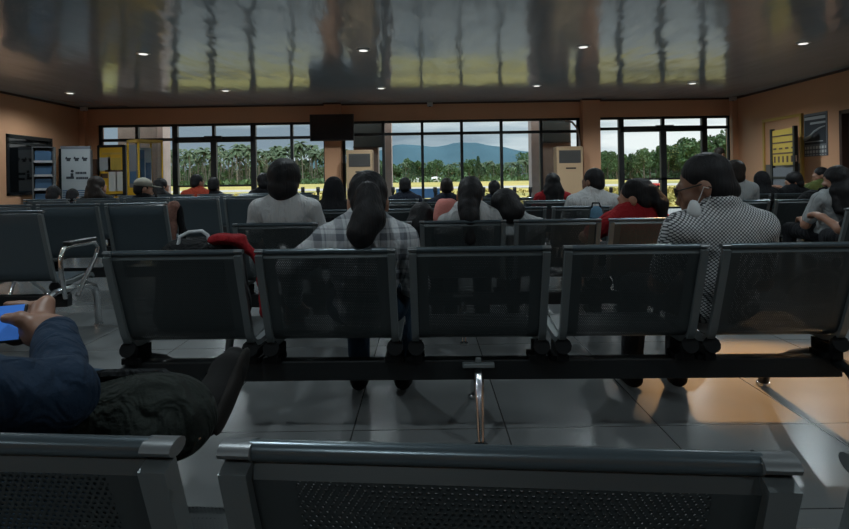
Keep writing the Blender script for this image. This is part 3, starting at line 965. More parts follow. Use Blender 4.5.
part('side_print', ps, MAT['blue_print'], t)
part('inner_poster', MB().box(.08, bw - .08, .30, .31, .9, bh - .15), MAT['pale_print'], t, label='pale poster inside')
pr = MB()
for (x0, x1, z0, z1) in ((.16, .27, 1.2, 1.75), (.12, .21, 1.0, 1.35), (.30, .40, 1.1, 1.5)): pr.box(x0, x1, .292, .30, z0, z1)
part('poster_print', pr, MAT['blue_print'], t)

# right wall: gold-framed panel, black stand with yellow board, calendar
t = thing('wall_panel', 'gold-framed beige panel on the wall behind the yellow notice stand', 'panel', (XR, 11.05, 0))
y0, y1, zt = -.55, .55, 2.07
part('panel_sheet', MB().box(-.02, 0, y0, y1, 1.25, zt), MAT['salmon'], t)
part('lower_sheet', MB().box(-.02, 0, y0, y1, .1, 1.25), MAT['grey_panel'], t, label='grey lower half')
part('frame', MB().box(-.05, 0, y0 - .05, y0, 0, zt).box(-.05, 0, y1, y1 + .05, 0, zt).box(-.05, 0, y0 - .05, y1 + .05, zt, zt + .05), MAT['gold'], t)
pa, pb = at(775.5, 132, 10.9), at(798.5, 127, 10.15)
t = thing('notice_stand', 'black two-post stand with a yellow lettered board by the gold-framed panel', 'notice stand', (pa.x - .06, pa.y, 0), math.atan2(pb.y - pa.y, pb.x - pa.x))
Ls = (pb - pa).to_2d().length
zt = 1.88
part('post', MB().box(-.03, .03, -.03, .03, 0, zt), MAT['frame'], t)
part('post', MB().box(Ls - .03, Ls + .03, -.03, .03, 0, zt), MAT['frame'], t)
part('foot', MB().box(-.03, .03, -.25, .25, 0, .04), MAT['frame'], t)
part('foot', MB().box(Ls - .03, Ls + .03, -.25, .25, 0, .04), MAT['frame'], t)
bdz = part('board', MB().box(.03, Ls - .03, -.012, .012, 1.22, zt - .03), MAT['yellow_paper'], t, label='yellow printed board')
st = MB()
for z in (1.43, 1.62, 1.74): st.box(.03, Ls - .03, -.018, -.012, z - .012, z + .012)
for i in range(6): st.box(.08 + i * .14, .08 + i * .14 + .05, -.018, -.012, 1.27, 1.38)
for i in range(4): st.box(.06 + i * .2, .16 + i * .2, -.018, -.012, 1.50, 1.53)
part('board_print', st, MAT['brown_box'], bdz)
part('lower_board', MB().box(.03, Ls - .03, -.012, .012, .55, 1.18), MAT['mid_print'], t, label='grey lower board')
part('crossbar', MB().box(.03, Ls - .03, -.02, .02, .98, 1.02).box(.03, Ls - .03, -.02, .02, .5, .55), MAT['frame'], t)

t = thing('wall_calendar', 'grey photo calendar on the salmon wall beside the dark doorway', 'calendar', (XR, 10.13, 0))
part('sheet', MB().box(-.012, 0, -.30, .30, 1.36, 2.09), MAT['mid_print'], t)
pc = MB().box(-.016, -.012, -.27, .27, 1.56, 2.05)
part('picture', pc, MAT['dark_print'], t)
rd = MB()
for (ya, yb, za, zb) in ((-.27, .27, 1.98, 2.03), (-.27, .12, 1.90, 1.935), (-.20, .27, 1.60, 1.615)): rd.box(-.02, -.016, ya, yb, za, zb)
rd.tube([(-.016, .26, 1.66), (-.016, .12, 1.70), (-.016, .0, 1.78), (-.016, -.14, 1.83), (-.016, -.26, 1.85)], [.035, .028, .02, .014, .008], 8)
part('picture_print', rd, MAT['pale_print'], t)
part('date_sheet', MB().box(-.015, -.011, -.27, .27, 1.375, 1.53), MAT['date_cells'], t)

# ------------------------------------------------------------------ people
def Rh(yaw, pitch, roll):
    # yaw: + turns the face towards -x (its left); pitch: + bows forward; roll: + tips towards +x
    return (Matrix.Rotation(yaw, 3, 'Z') @ Matrix.Rotation(-pitch, 3, 'X') @ Matrix.Rotation(roll, 3, 'Y'))


def finger_prims(wrist, dirv, up, side, size=1.0, curl=.6, thumb=1):
    """palm + five bent fingers; dirv = fingers' direction, up = back of the hand, side = thumb side"""
    d = Vector(dirv).normalized(); u = Vector(up); u = (u - d * u.dot(d)).normalized(); s = d.cross(u) * thumb
    w = Vector(wrist)
    P = [cap_(w, w + d * .03 * size, .024 * size, .026 * size)]
    for i, (off, ln, r) in enumerate(((.030, .072, .0088), (.010, .080, .0092), (-.010, .074, .0088), (-.029, .058, .0078))):
        base = w + d * .085 * size + s * off * size
        P.append(cap_(w + d * .02 * size + s * off * .6 * size, base, .017 * size, .0125 * size))
        a = curl * .6
        m = base + (d * math.cos(a) - u * math.sin(a)) * ln * .5 * size
        a = curl * 1.5
        m2 = m + (d * math.cos(a) - u * math.sin(a)) * ln * .32 * size
        a = curl * 2.2
        e = m2 + (d * math.cos(a) - u * math.sin(a)) * ln * .24 * size
        P += [cap_(base, m, r * size, r * .95 * size), cap_(m, m2, r * .95 * size, r * .9 * size), cap_(m2, e, r * .9 * size, r * .75 * size)]
    tb = w + d * .025 * size + s * .024 * size
    tm = tb + (d * .6 + s * .75 - u * .25).normalized() * .042 * size
    te = tm + (d * .95 + s * .1 - u * .3).normalized() * .034 * size
    P += [cap_(w + d * .01 * size, tb, .016 * size, .0135 * size), cap_(tb, tm, .0125 * size, .0105 * size), cap_(tm, te, .0105 * size, .0085 * size)]
    return P


def head_prims(C, Rm, hs=1.0):
    def q(x, y, z): return C + Rm @ Vector((x * hs, y * hs, z * hs))
    def e(c, r): return ell_(q(*c), tuple(v * hs for v in r), Rm)
    A = [e((0, -.012, .022), (.075, .094, .090)), e((0, .042, -.040), (.057, .055, .078)), e((0, .050, -.088), (.040, .040, .028)),
         cap_(q(0, .096, -.018), q(0, .112, -.050), .007 * hs, .0125 * hs), e((0, .090, .012), (.046, .014, .012)),
         cap_(q(-.02, .092, -.074), q(.02, .092, -.074), .0075 * hs, .0075 * hs), cap_(q(-.016, .090, -.084), q(.016, .090, -.084), .008 * hs, .008 * hs)]
    for s in (-1, 1):
        A += [e((s * .078, -.008, -.022), (.010, .020, .032)), e((s * .040, .066, -.045), (.020, .02, .022))]
    subs = [ell_(q(s * .031, .108, -.012), (.017 * hs, .016 * hs, .010 * hs), Rm) for s in (-1, 1)]
    for s in (-1, 1): A.append(e((s * .031, .082, -.012), (.014, .012, .010)))
    return A, subs, q, e


SEAT_TOP = .428
PERS = {}


def person(label, px, Yh, top_py, hair='short', hairmat='hair', shirt='white_cloth', skin='skin', head=(0, 0, 0), lat=0.0, fwd=0.0,
           wid=1.0, vox=.013, sleeve='short', trousers='dark_trousers', arms=None, sh_drop=.275, hs=1.0, stand=False, facing=0.0, group=None, shy=None,
           collar=False, wrap=None, ripple=.0012, feet=True):
    p = at(px, top_py, Yh)
    H = p.z
    root = thing('person', label, 'person', (p.x, Yh + .07, 0), facing, group)
    yaw, pit, rol = (R(a) for a in head)
    Rm = Rh(yaw, pit, rol)
    C = Vector((0, -.07, H - .118 * hs))
    zs = H - sh_drop
    w = wid
    sy = -.085 + fwd if shy is None else shy
    hipz = SEAT_TOP + .105 if not stand else .92
    hip = Vector((-lat, 0.035 if not stand else -.06, hipz))
    shc = Vector((-lat * .6, sy, zs))
    neck = Vector((-lat * .5, sy + .01, zs + .055))
    ax_ = Vector((1, 0, 0))
    # ---- torso
    mid = hip.lerp(shc, .5) + Vector((0, -.02, 0))
    chest = hip.lerp(shc, .78)
    T = [ell_(hip + Vector((0, .01, .0)), (.165 * w, .115, .10)), ell_(mid, (.145 * w, .105 * w, .17)), ell_(chest + Vector((0, .01, 0)), (.165 * w, .112 * w, .15)),
         cap_(shc - ax_ * .15 * w + Vector((0, 0, -.045)), shc + ax_ * .15 * w + Vector((0, 0, -.045)), .052, .052),
         cap_(neck + Vector((0, -.012, -.012)), shc - ax_ * .15 * w + Vector((0, 0, -.035)), .048, .045), cap_(neck + Vector((0, -.012, -.012)), shc + ax_ * .15 * w + Vector((0, 0, -.035)), .048, .045),
         cap_(shc + Vector((0, 0, .0)), neck, .075, .058), ell_(chest + Vector((-.07 * w, -.05, .02)), (.075, .05, .09)), ell_(chest + Vector((.07 * w, -.05, .02)), (.075, .05, .09))]
    # ---- arms
    A_low, A_up, HND = [], [], []
    dft = {'L': ((-.235 * w, sy + .09, zs - .27), (-.11, sy + .33, SEAT_TOP + .20)), 'R': ((.235 * w, sy + .09, zs - .27), (.11, sy + .33, SEAT_TOP + .20))}
    if stand: dft = {'L': ((-.25, .0, zs - .29), (-.22, .12, zs - .50)), 'R': ((.25, .0, zs - .29), (.22, .12, zs - .50))}
    if arms: dft.update(arms)
    for s, kx in ((-1, 'L'), (1, 'R')):
        sh = shc + ax_ * s * .168 * w + Vector((0, 0, -.045))
        el, wr = Vector(dft[kx][0]), Vector(dft[kx][1])
        A_up.append(cap_(sh, el, .050 * max(1, w), .040))
        A_low.append(cap_(el, wr, .040, .027))
        HND += finger_prims(wr, (wr - el).normalized() + Vector((0, .2, -.1)), (0, 0, 1), None, 1.0, .7, -s)
    # ---- legs
    LEG, SHO = [], []
    kneez = SEAT_TOP + .09
    for s in (-1, 1):
        if stand:
            h0 = hip + Vector((s * .09, 0, -.02)); kn = Vector((s * .10, -.04, .50)); an = Vector((s * .10, -.07, .09))
        else:
            h0 = hip + Vector((s * .085, .03, 0)); kn = Vector((s * .11, .44, kneez)); an = Vector((s * .11, .50, .10))
        LEG += [cap_(h0, kn, .085, .058), cap_(kn, an, .056, .040)]
        SHO.append([cap_(an + Vector((0, -.035, -.045)), an + Vector((s * .015, .16, -.058)), .042, .034), cap_(an + Vector((0, -.01, .01)), an + Vector((0, .0, -.04)), .043, .045)])
    Hd, Hsub, q, e = head_prims(C, Rm, hs)
    nk = [cap_(q(0, -.022, -.055), neck - Vector((0, 0, .02)), .052 * hs, .056)]
    # ---- body: one continuous skin surface
    body = soft('body', Hd + nk + infl(T, -.006) + A_up + A_low + HND + infl(LEG, -.006), MAT[skin], root, vox, .022, Hsub, .008)
    # ---- clothes
    SH = infl(T, .010)
    for a in A_up: SH.append(('cap', a[1], a[2] if sleeve == 'long' else a[1].lerp(a[2], .72), a[3] + .014, a[4] + .018))
    if sleeve == 'long':
        for a in A_low: SH.append(('cap', a[1], a[1].lerp(a[2], .92), a[3] + .014, a[4] + .012))
    if collar:
        for i in range(10):
            a0, a1 = 2 * PI * i / 10, 2 * PI * (i + 1) / 10
            SH.append(cap_(neck + Vector((.060 * math.cos(a0), .060 * math.sin(a0) - .005, .006 - .012 * math.sin(a0))), neck + Vector((.060 * math.cos(a1), .060 * math.sin(a1) - .005, .006 - .012 * math.sin(a1))), .014, .014))
    nb = cap_(neck + Vector((0, .01, .02)), neck + Vector((0, .02, .12)), .060, .075)
    soft('shirt', SH, MAT[shirt], root, vox, .03, [] if collar else [nb], .01, ripple=ripple, rs=34)
    if stand: lower = infl(LEG, .012) + [ell_(hip, (.16 * w, .115, .10))]
    else: lower = infl(LEG, .010) + [ell_(hip + Vector((0, .01, -.005)), (.172 * w, .118, .098))]
    if feet:
        soft('trousers', lower, MAT[trousers], root, vox * 1.2, .03, ripple=.001)
        for sp in SHO: soft('shoe', sp, MAT['shoe'], root, vox, .02)
    # ---- hair and head wear
    def tail(pts, rs_): return [cap_(Vector(pts[i]), Vector(pts[i + 1]), rs_[i], rs_[i + 1]) for i in range(len(pts) - 1)]
    crown = [e((0, -.022, .032), (.084, .098, .092)), e((0, -.055, -.03), (.072, .062, .062))]
    face = [e((0, .125, -.055), (.095, .085, .100))]
    hv = min(vox, .011)
    if hair == 'short':
        soft('hair', crown, MAT[hairmat], root, hv, .02, face, .01, ripple=.001, rs=70)
    elif hair == 'buzz':
        soft('hair', [e((0, -.016, .026), (.0775, .0965, .0925)), e((0, -.05, -.03), (.068, .058, .05))], MAT[hairmat], root, hv, .02, face, .01)
    elif hair == 'full':
        soft('hair', [e((0, -.02, .028), (.098, .108, .104)), e((0, -.05, -.05), (.088, .075, .08))], MAT[hairmat], root, hv, .02, face, .01, ripple=.002, rs=50)
    elif hair == 'long':
        b = [e((0, -.024, .03), (.090, .102, .096)), e((0, -.05, -.06), (.092, .07, .11))]
        b += tail([q(-.055, -.055, -.05), neck + Vector((-.075, -.055, -.02)), shc + Vector((-.07, -.10, -.14))], [.05, .045, .03])
        b += tail([q(.055, -.055, -.05), neck + Vector((.075, -.055, -.02)), shc + Vector((.07, -.10, -.14))], [.05, .045, .03])
        b += tail([q(0, -.075, -.05), neck + Vector((0, -.085, -.02)), shc + Vector((0, -.12, -.18))], [.06, .06, .035])
        soft('hair', b, MAT[hairmat], root, hv, .03, face, .01, ripple=.0018, rs=60)
    elif hair == 'pony':
        b = crown + [e((0, -.105, .01), (.034, .03, .034))]
        b += tail([q(0, -.125, .0), q(0, -.115, -.10), shc + Vector((.0, -.125, -.0)), shc + Vector((.0, -.125, -.065))], [.045, .064, .056, .014])
        soft('hair', b, MAT[hairmat], root, hv, .02, face, .01, ripple=.0015, rs=80)
    elif hair == 'thicktail':
        b = crown + tail([q(0, -.07, .0), q(-.008, -.085, -.10), shc + Vector((-.012, -.115, -.02)), shc + Vector((-.012, -.12, -.16))], [.07, .064, .058, .04])
        soft('hair', b, MAT[hairmat], root, hv, .03, face, .01, ripple=.0015, rs=80)
    elif hair == 'ponyside':
        b = crown + [e((.0, -.105, .03), (.034, .034, .034)), e((.03, -.07, .07), (.045, .05, .04)), e((-.04, -.02, .085), (.045, .05, .035))]
        b += tail([q(0, -.125, .03), q(0, -.155, -.06), q(.0, -.15, -.17)], [.034, .046, .022])
        soft('hair', b, MAT[hairmat], root, hv, .02, face, .01, ripple=.0015, rs=80)
    elif hair == 'bun':
        soft('hair', [e((0, -.022, .034), (.083, .099, .093)), e((0, -.052, -.03), (.072, .062, .062)), e((0, -.098, -.05), (.030, .028, .032))], MAT[hairmat], root, hv, .03, face, .01, ripple=.0008, rs=70)
    elif hair == 'hijab':
        b = [e((0, -.008, .022), (.092, .110, .106)), e((0, .0, -.07), (.088, .095, .09))]
        b += [cap_(q(0, -.02, -.06), shc + Vector((0, -.01, -.02)), .095, .125), cap_(shc + Vector((-.13, 0, -.06)), shc + Vector((.13, 0, -.06)), .085, .085), ell_(shc + Vector((0, -.03, -.12)), (.19, .13, .14))]
        o = soft('head_cloth', b, MAT['black_cloth'], root, hv, .05, [e((0, .135, -.02), (.058, .07, .078))], .01, ripple=.002, rs=26)
    elif hair == 'cap':
        soft('hair', [e((0, -.022, .012), (.081, .096, .075)), e((0, -.055, -.035), (.072, .06, .055))], MAT[hairmat], root, hv, .02, face, .01)
        c = [e((0, -.012, .048), (.092, .108, .080))]
        cp = soft('cap', c, MAT['cap_cloth'], root, .008, .02, [e((0, -.01, -.055), (.2, .2, .085))], .006)
        soft('brim', [e((0, .125, .035), (.072, .085, .008))], MAT['cap_cloth'], cp, .006, .01)
        soft('button', [e((0, -.012, .13), (.010, .010, .006))], MAT['cap_cloth'], cp, .004, .01)
    return root, q, e, shc, neck, C, Rm


# -- bench with the two sitters closest to the camera
o = person('person in grey and white plaid shirt with long black ponytail, seen from behind', 367.5, 2.47, 172.5, 'pony', 'hair', 'plaid', 'skin', (6, 16, 0), lat=.02, wid=.92, vox=.0085, sleeve='long',
           sh_drop=.235, shy=-.095, arms={'L': ((-.33, -.03, .70), (-.36, .14, .52)), 'R': ((.19, .02, .62), (.12, .26, .60))}, trousers='denim', hs=.98, ripple=.0022)
rt_, q, e = o[0], o[1], o[2]

o = person('person in dotted shirt and black glasses, face in profile, mask hanging off one ear', 703, 2.45, 155.5, 'bun', 'hair', 'dotted', 'skin_dark', (62, 14, 0), lat=-.10, wid=1.0, vox=.0085, sleeve='short',
           sh_drop=.255, shy=-.085, hs=1.0, ripple=.0018, collar=True, arms={'L': ((-.14, .06, .60), (-.02, .30, .60)), 'R': ((.30, .05, .60), (.18, .30, .60))})
rt_, q, e = o[0], o[1], o[2]
g = MB()
for s in (-1, 1):
    rim = [q(s * .036 + .026 * math.cos(a), .108, -.006 + .019 * math.sin(a)) for a in np.linspace(0, 2 * PI, 17)]
    g.tube(rim, .0026, 6)
    g.tube([q(s * .062, .106, -.002), q(s * .080, .05, .0), q(s * .082, -.005, .002), q(s * .083, -.03, -.02)], .0028, 6)
g.tube([q(-.010, .111, -.003), q(.010, .111, -.003)], .0024, 6)
part('glasses', g, MAT['black_plastic'], rt_, True)
ms = soft('face_mask', [e((-.088, .050, -.082), (.010, .022, .034)), e((-.084, .058, -.098), (.011, .022, .024))], MAT['mask'], rt_, .005, .02, label='pale face mask hanging at the chin')
part('ear_loop', MB().tube([q(-.068, .045, -.075), q(-.080, .02, -.045), q(-.088, -.004, -.01), q(-.089, -.02, -.02)], .0022, 6).tube([q(-.068, .035, -.115), q(-.084, .005, -.08), q(-.088, -.018, -.05)], .0022, 6), MAT['mask'], ms, True)

# -- the next bench
person('person in off-white T-shirt with large rounded dark hair, seen from behind', 284.5, 3.92, 160.5, 'full', 'hair', 'white_cloth', 'skin_dark', (0, 6, 0), wid=1.02, vox=.010, sh_drop=.275, hs=1.10, lat=.0, ripple=.0022)
o = person('woman with long black hair over a white blouse, pink towel at her shoulder', 469.5, 3.95, 177, 'thicktail', 'hair', 'white_cloth', 'skin', (0, 10, 6), wid=.98, vox=.010, sh_drop=.235, hs=.98, trousers='denim')
shc = o[3]
soft('towel', [ell_(Vector((-.13, -.02, shc.z + .04)), (.06, .10, .055)), ell_(Vector((-.19, -.06, shc.z - .05)), (.055, .06, .14)), ell_(Vector((-.16, -.10, shc.z - .02)), (.06, .035, .10))], MAT['pink_cloth'], o[0], .009, .04, label='salmon pink towel over the shoulder', ripple=.002)
person('person in white sleeves leaning a dark head towards the white blouse', 507, 3.98, 190.5, 'full', 'hair', 'grey_cloth', 'skin', (0, 28, -22), lat=.0, wid=1.0, vox=.010, sh_drop=.20, hs=1.0, fwd=.05,
       arms={'R': ((.24, .06, .74), (.06, .28, .70))})
person('child in red with a low dark head beside the pink towel', 421, 4.02, 203.5, 'long', 'hair', 'red_cloth', 'skin', (0, 12, 6), wid=.80, vox=.011, sh_drop=.21, hs=.92, fwd=.03)
person('person in red with black hair tied back, face turned towards the glass doors', 634, 3.95, 179.5, 'ponyside', 'hair', 'red_cloth', 'skin', (58, 10, 0), wid=1.0, vox=.010, sh_drop=.235, hs=1.02,
       arms={'L': ((-.30, .02, .66), (-.16, .30, .60))})
# -- further benches
person('person in draped black head cloth in front of the salmon column', 333.5, 5.66, 177.5, 'hijab', 'hair', 'black_cloth', 'skin', (0, 6, 0), vox=.013, sh_drop=.26)
person('man with short black hair in a white collared shirt, by the cream air conditioner', 592.5, 5.62, 168.5, 'short', 'hair', 'white_cloth', 'skin_dark', (35, 4, 0), wid=1.12, vox=.012, sh_drop=.265, collar=True, hs=1.02)
person('woman in red with long black hair, before the cream air conditioner', 552.5, 7.2, 173.5, 'long', 'hair', 'red_cloth', 'skin', (-10, 6, 0), vox=.014, sh_drop=.25)
person('black-haired man in a dark shirt in front of the blue barrier', 405, 8.4, 177.5, 'short', 'hair', 'dark_navy', 'skin_dark', (0, 4, 0), wid=1.08, vox=.015)
person('man with close-cropped hair in a dark shirt, just past the pink towel', 446.5, 7.3, 177.5, 'buzz', 'hair_brown', 'dark_navy', 'skin', (0, 4, 0), wid=1.05, vox=.015)
person('short-haired head and dark shoulders just beyond the leaning dark head', 494, 8.4, 180.5, 'short', 'hair', 'dark_navy', 'skin', (0, 4, 0), vox=.016)
person('dark-haired head half hidden behind the off-white T-shirt sitter', 263.5, 9.1, 173.5, 'full', 'hair', 'black_cloth', 'skin', (20, 4, 0), vox=.016)
# -- tall blue-grey benches on the window side
person('person in a grey peaked cap looking towards the glass doors', 143.5, 7.28, 178.5, 'cap', 'hair', 'black_cloth', 'skin', (-52, 8, 0), vox=.013, sh_drop=.27)
person('long-haired person in black, in front of the yellow notice board', 97.5, 7.28, 176.5, 'long', 'hair_brown', 'black_cloth', 'skin', (-25, 8, 0), vox=.014)
person('dark-haired person seen just past the grey peaked cap', 161.5, 9.1, 178.5, 'long', 'hair', 'black_cloth', 'skin', (-40, 6, 0), vox=.015, hs=1.02)
person('person in rust red with short dark hair, before the glass doors', 197.5, 9.1, 174.5, 'short', 'hair', 'orange_cloth', 'skin', (-30, 4, 0), vox=.015, wid=1.1, sh_drop=.26)
person('dark head directly beside the person in rust red', 214, 9.1, 177.5, 'short', 'hair', 'black_cloth', 'skin_dark', (0, 4, 0), vox=.015, hs=1.02)
person('low dark head in front of the blue brochure rack', 54, 9.1, 186.5, 'full', 'hair', 'black_cloth', 'skin', (0, 14, 0), vox=.016)
person('low dark head in front of the pale poster board', 73, 9.1, 189, 'short', 'hair', 'dark_navy', 'skin', (0, 14, 0), vox=.016)
# -- benches by the salmon wall
person('person with full dark hair in pale grey just beyond the dotted shirt sitter', 735, 6.28, 161, 'full', 'hair_brown', 'grey_cloth', 'skin', (-20, 4, 0), vox=.013, sh_drop=.25)
person('person with a black head cloth beside the yellow notice stand, near the beige wall', 761.5, 8.3, 171.5, 'hijab', 'hair', 'black_cloth', 'skin', (10, 8, 0), vox=.014, sh_drop=.25)
person('person with black hair and black top, just below the yellow notice stand', 793, 8.3, 172.5, 'full', 'hair', 'black_cloth', 'skin', (70, 14, 0), vox=.014, sh_drop=.24)
person('person in an olive green shirt, below the wall calendar', 820, 9.0, 167.5, 'short', 'hair', 'green_cloth', 'skin', (70, 10, 0), vox=.014, wid=1.1, sh_drop=.26, arms={'L': ((-.30, .08, .78), (-.42, .24, .86))})
o = person('woman in a white top with black straps, face bent down in profile', 836, 5.4, 167.0, 'long', 'hair', 'grey_cloth', 'skin', (75, 22, 0), vox=.011, sh_drop=.25, hs=1.08)
shc = o[3]
part('strap', MB().tube([(-.10, -.15, shc.z - .1), (-.105, -.13, shc.z + .0), (-.10, -.085, shc.z + .068), (-.10, .0, shc.z + .05), (-.10, .07, shc.z - .05)], .014, 8), MAT['black_cloth'], o[0], True, label='black shoulder strap')
person('person in black with a bare forearm raised, cropped at the edge', 886, 4.66, 176, 'full', 'hair', 'black_cloth', 'skin', (10, 8, 0), vox=.011, wid=1.1, sh_drop=.26, arms={'L': ((-.30, .02, .62), (-.33, .17, .70))})
# -- standing by the windows
person('standing man in pale grey between the glass doors and the salmon wall', 720, 11.2, 147.5, 'short', 'hair_brown', 'grey_cloth', 'skin', (-70, 14, 0), vox=.014, stand=True, facing=0)

# ------------------------------------------------------------------ the man stretched out with his phone
root = thing('person', 'man in navy sleeves and jeans lounging with crossed leg, holding up a phone', 'person', (-.74, .86, 0))
O = Vector((-.74, .86, 0))
def W(x, y, z): return Vector((x, y, z)) - O
hipc = W(-.76, .86, .535)
shm = W(-.93, .745, .83)
RS, LS = W(-.76, .765, .80), W(-1.10, .74, .81)
RE, RW_ = W(-.612, 1.00, .712), W(-.735, 1.185, .772)
LE, LW_ = W(-1.17, .98, .72), W(-1.04, 1.20, .775)
rk = W(-.70, 1.33, .53); rank = W(-.74, 1.50, .10)
lk = W(-1.02, 1.36, .60); lank = W(-.585, 1.42, .545)
Hc = W(-.95, .80, 1.04)
Rm = Rh(R(-8), R(28), 0)
Hd, Hsub, q, e = head_prims(Hc, Rm, 1.0)
T = [ell_(hipc, (.17, .12, .10)), ell_(hipc.lerp(shm, .5), (.155, .12, .17)), ell_(hipc.lerp(shm, .8), (.17, .115, .13)), cap_(RS, LS, .06, .06), cap_(shm, shm.lerp(Hc, .6), .07, .055)]
AU = [cap_(RS, RE, .050, .040), cap_(LS, LE, .050, .040)]
AL = [cap_(RE, RW_, .038, .028), cap_(LE, LW_, .038, .028)]
# right hand holding the phone's near end: fingers behind, thumb over the screen
phC = W(-.888, 1.195, .784)
phx = Vector((.99, .04, .12)).normalized(); phn = Vector((.10, -.86, .50)).normalized(); phy = phn.cross(phx).normalized()
phx = phy.cross(phn).normalized()
def PH(x, y, n): return phC + phx * x + phy * y + phn * n
def hand(wr, s):
    """s=+1: hand on the +x end of the phone"""
    palm = PH(s * .100, -.014, -.010)
    P = [cap_(wr, wr.lerp(palm, .6), .029, .030), cap_(wr.lerp(palm, .3), palm, .030, .028), cap_(PH(s * .098, -.03, -.012), PH(s * .098, .028, -.020), .020, .020)]
    for i, (yy, r) in enumerate(((.046, .0096), (.022, .0100), (-.003, .0098), (-.027, .0088))):
        k0 = PH(s * .106, yy * .95, -.022); k1 = PH(s * .084, yy, -.042); k2 = PH(s * .052, yy, -.032); k3 = PH(s * .032, yy, -.017)
        P += [cap_(palm, k0, .021, .0135), cap_(k0, k1, r * 1.15, r), cap_(k1, k2, r, r * .95), cap_(k2, k3, r * .92, r * .8)]
    t0 = PH(s * .112, -.020, .014); t1 = PH(s * .086, -.004, .027); t2 = PH(s * .052, .004, .0165)
    P += [cap_(palm, t0, .024, .0170), cap_(t0, t1, .0155, .0130), cap_(t1, t2, .0128, .0100)]
    return P
HN = hand(RW_, 1) + hand(LW_, -1)
LG = [cap_(hipc + Vector((.085, .02, -.01)), rk, .085, .062), cap_(rk, rank, .058, .042), cap_(hipc + Vector((-.085, .02, -.01)), lk, .088, .064), cap_(lk, lank, .060, .045)]
soft('body', Hd + infl(T, -.008) + AU + AL + infl(LG, -.008), MAT['skin'], root, .008, .02, Hsub, .008)
bd = root.children[0]
# the hands are grown in the same skin surface: rebuild at a finer step
bpy.data.objects.remove(bd)
soft('body', Hd + infl(T, -.008) + AU + AL + HN + infl(LG, -.008), MAT['skin_dark'], root, .0055, .012, Hsub, .008)
SH = infl(T, .012) + [('cap', a[1], a[2], a[3] + .012, a[4] + .012) for a in AU] + [('cap', a[1], a[1].lerp(a[2], .90), a[3] + .014, a[4] + .012) for a in AL]
soft('sweater', SH, MAT['navy_cloth'], root, .008, .025, [cap_(shm.lerp(Hc, .35), Hc, .06, .08)], .01, ripple=.0022, rs=42)
soft('jeans', infl(LG, .012) + [ell_(hipc, (.178, .126, .105))], MAT['denim'], root, .009, .03, ripple=.002, rs=36)
soft('hair', [e((0, -.022, .032), (.084, .098, .092)), e((0, -.055, -.03), (.072, .062, .062))], MAT['hair'], root, .009, .02, [e((0, .125, -.055), (.095, .085, .100))], .01)
# crossed foot: black canvas shoe, sole turned outwards
def shoe(ank, toe_dir, sole_dir, nm='shoe'):
    d = Vector(toe_dir).normalized(); s = Vector(sole_dir); s = (s - d * s.dot(d)).normalized(); u = -s; w_ = d.cross(u)
    hl = ank + s * .062 - d * .045
    P = [cap_(hl, hl + d * .06, .036, .037), cap_(hl + d * .05, hl + d * .17 + w_ * .004, .037, .040), cap_(hl + d * .17, hl + d * .225, .040, .031), cap_(hl + u * .03, ank + u * .015, .038, .044), cap_(hl + d * .05 + u * .025, hl + d * .15 + u * .005, .036, .030)]
    o = soft(nm, P, MAT['shoe'], root, .0065, .025)
    rot = Matrix((w_, d, u)).transposed()
    soft('sole', [ell_(hl + s * .030 + d * .045, (.039, .08, .012), rot), ell_(hl + s * .030 + d * .165, (.044, .095, .012), rot)], MAT['sole'], o, .005, .02)
    lc = MB()
    for i in range(4):
        c = hl + d * (.075 + i * .028) + u * (.058 - i * .006)
        lc.tube([c - w_ * .030 - u * .008, c + u * .004 + d * .008, c + w_ * .030 - u * .008], .003, 6)
    c = hl + d * .07 + u * .062
    lc.tube([c, c - w_ * .025 + u * .012, c - w_ * .045 - u * .004], .0026, 6).tube([c, c + w_ * .03 + u * .010, c + w_ * .05 - u * .01], .0026, 6)
    part('laces', lc, MAT['rubber'], o, True)
shoe(lank + Vector((.012, .0, -.01)), (.0, .93, .36), (.93, -.05, -.1))
shoe(rank, (.0, 1, -.08), (0, -.05, -1))
# the phone itself
t = thing('phone', 'phone with lit blue screen held sideways in the lounging man\'s hands', 'phone', phC + O)
t.rotation_euler = Matrix((phx, phy, phn)).transposed().to_euler()
part('case', MB().box(-.079, .079, -.039, .039, -.009, .0), MAT['black_plastic'], t, bevel=.004)
part('screen', MB().box(-.075, .075, -.036, .036, -.001, .0012), MAT['phone_screen'], t)
# olive bag lying in his lap
def at_(px, py, Y): return at(px, py, Y)
bc = Vector((-.625, 1.14, .632))
t = thing('shoulder_bag', 'dark olive bag lying across the lap of the lounging man', 'bag', bc)
bdy = soft('bag_body', [ell_((.06, .03, -.005), (.13, .085, .062)), ell_((-.13, -.02, -.02), (.17, .10, .058)), cap_((-.22, -.03, -.03), (.13, .02, -.03), .055, .055), ell_((.13, .0, -.03), (.08, .085, .055))], MAT['bag_green'], t, .007, .05, ripple=.0035, rs=30)
part('zip', MB().tube([(.165, -.05, .005), (.185, -.035, -.015), (.20, -.03, -.045)], .006, 8), MAT['chrome'], t, True)
part('strap', MB().tube([(-.22, .02, .02), (-.12, .02, .045), (.0, .03, .058), (.10, .05, .052), (.18, .03, .01)], .011, 8), MAT['bag_black'], t, True)

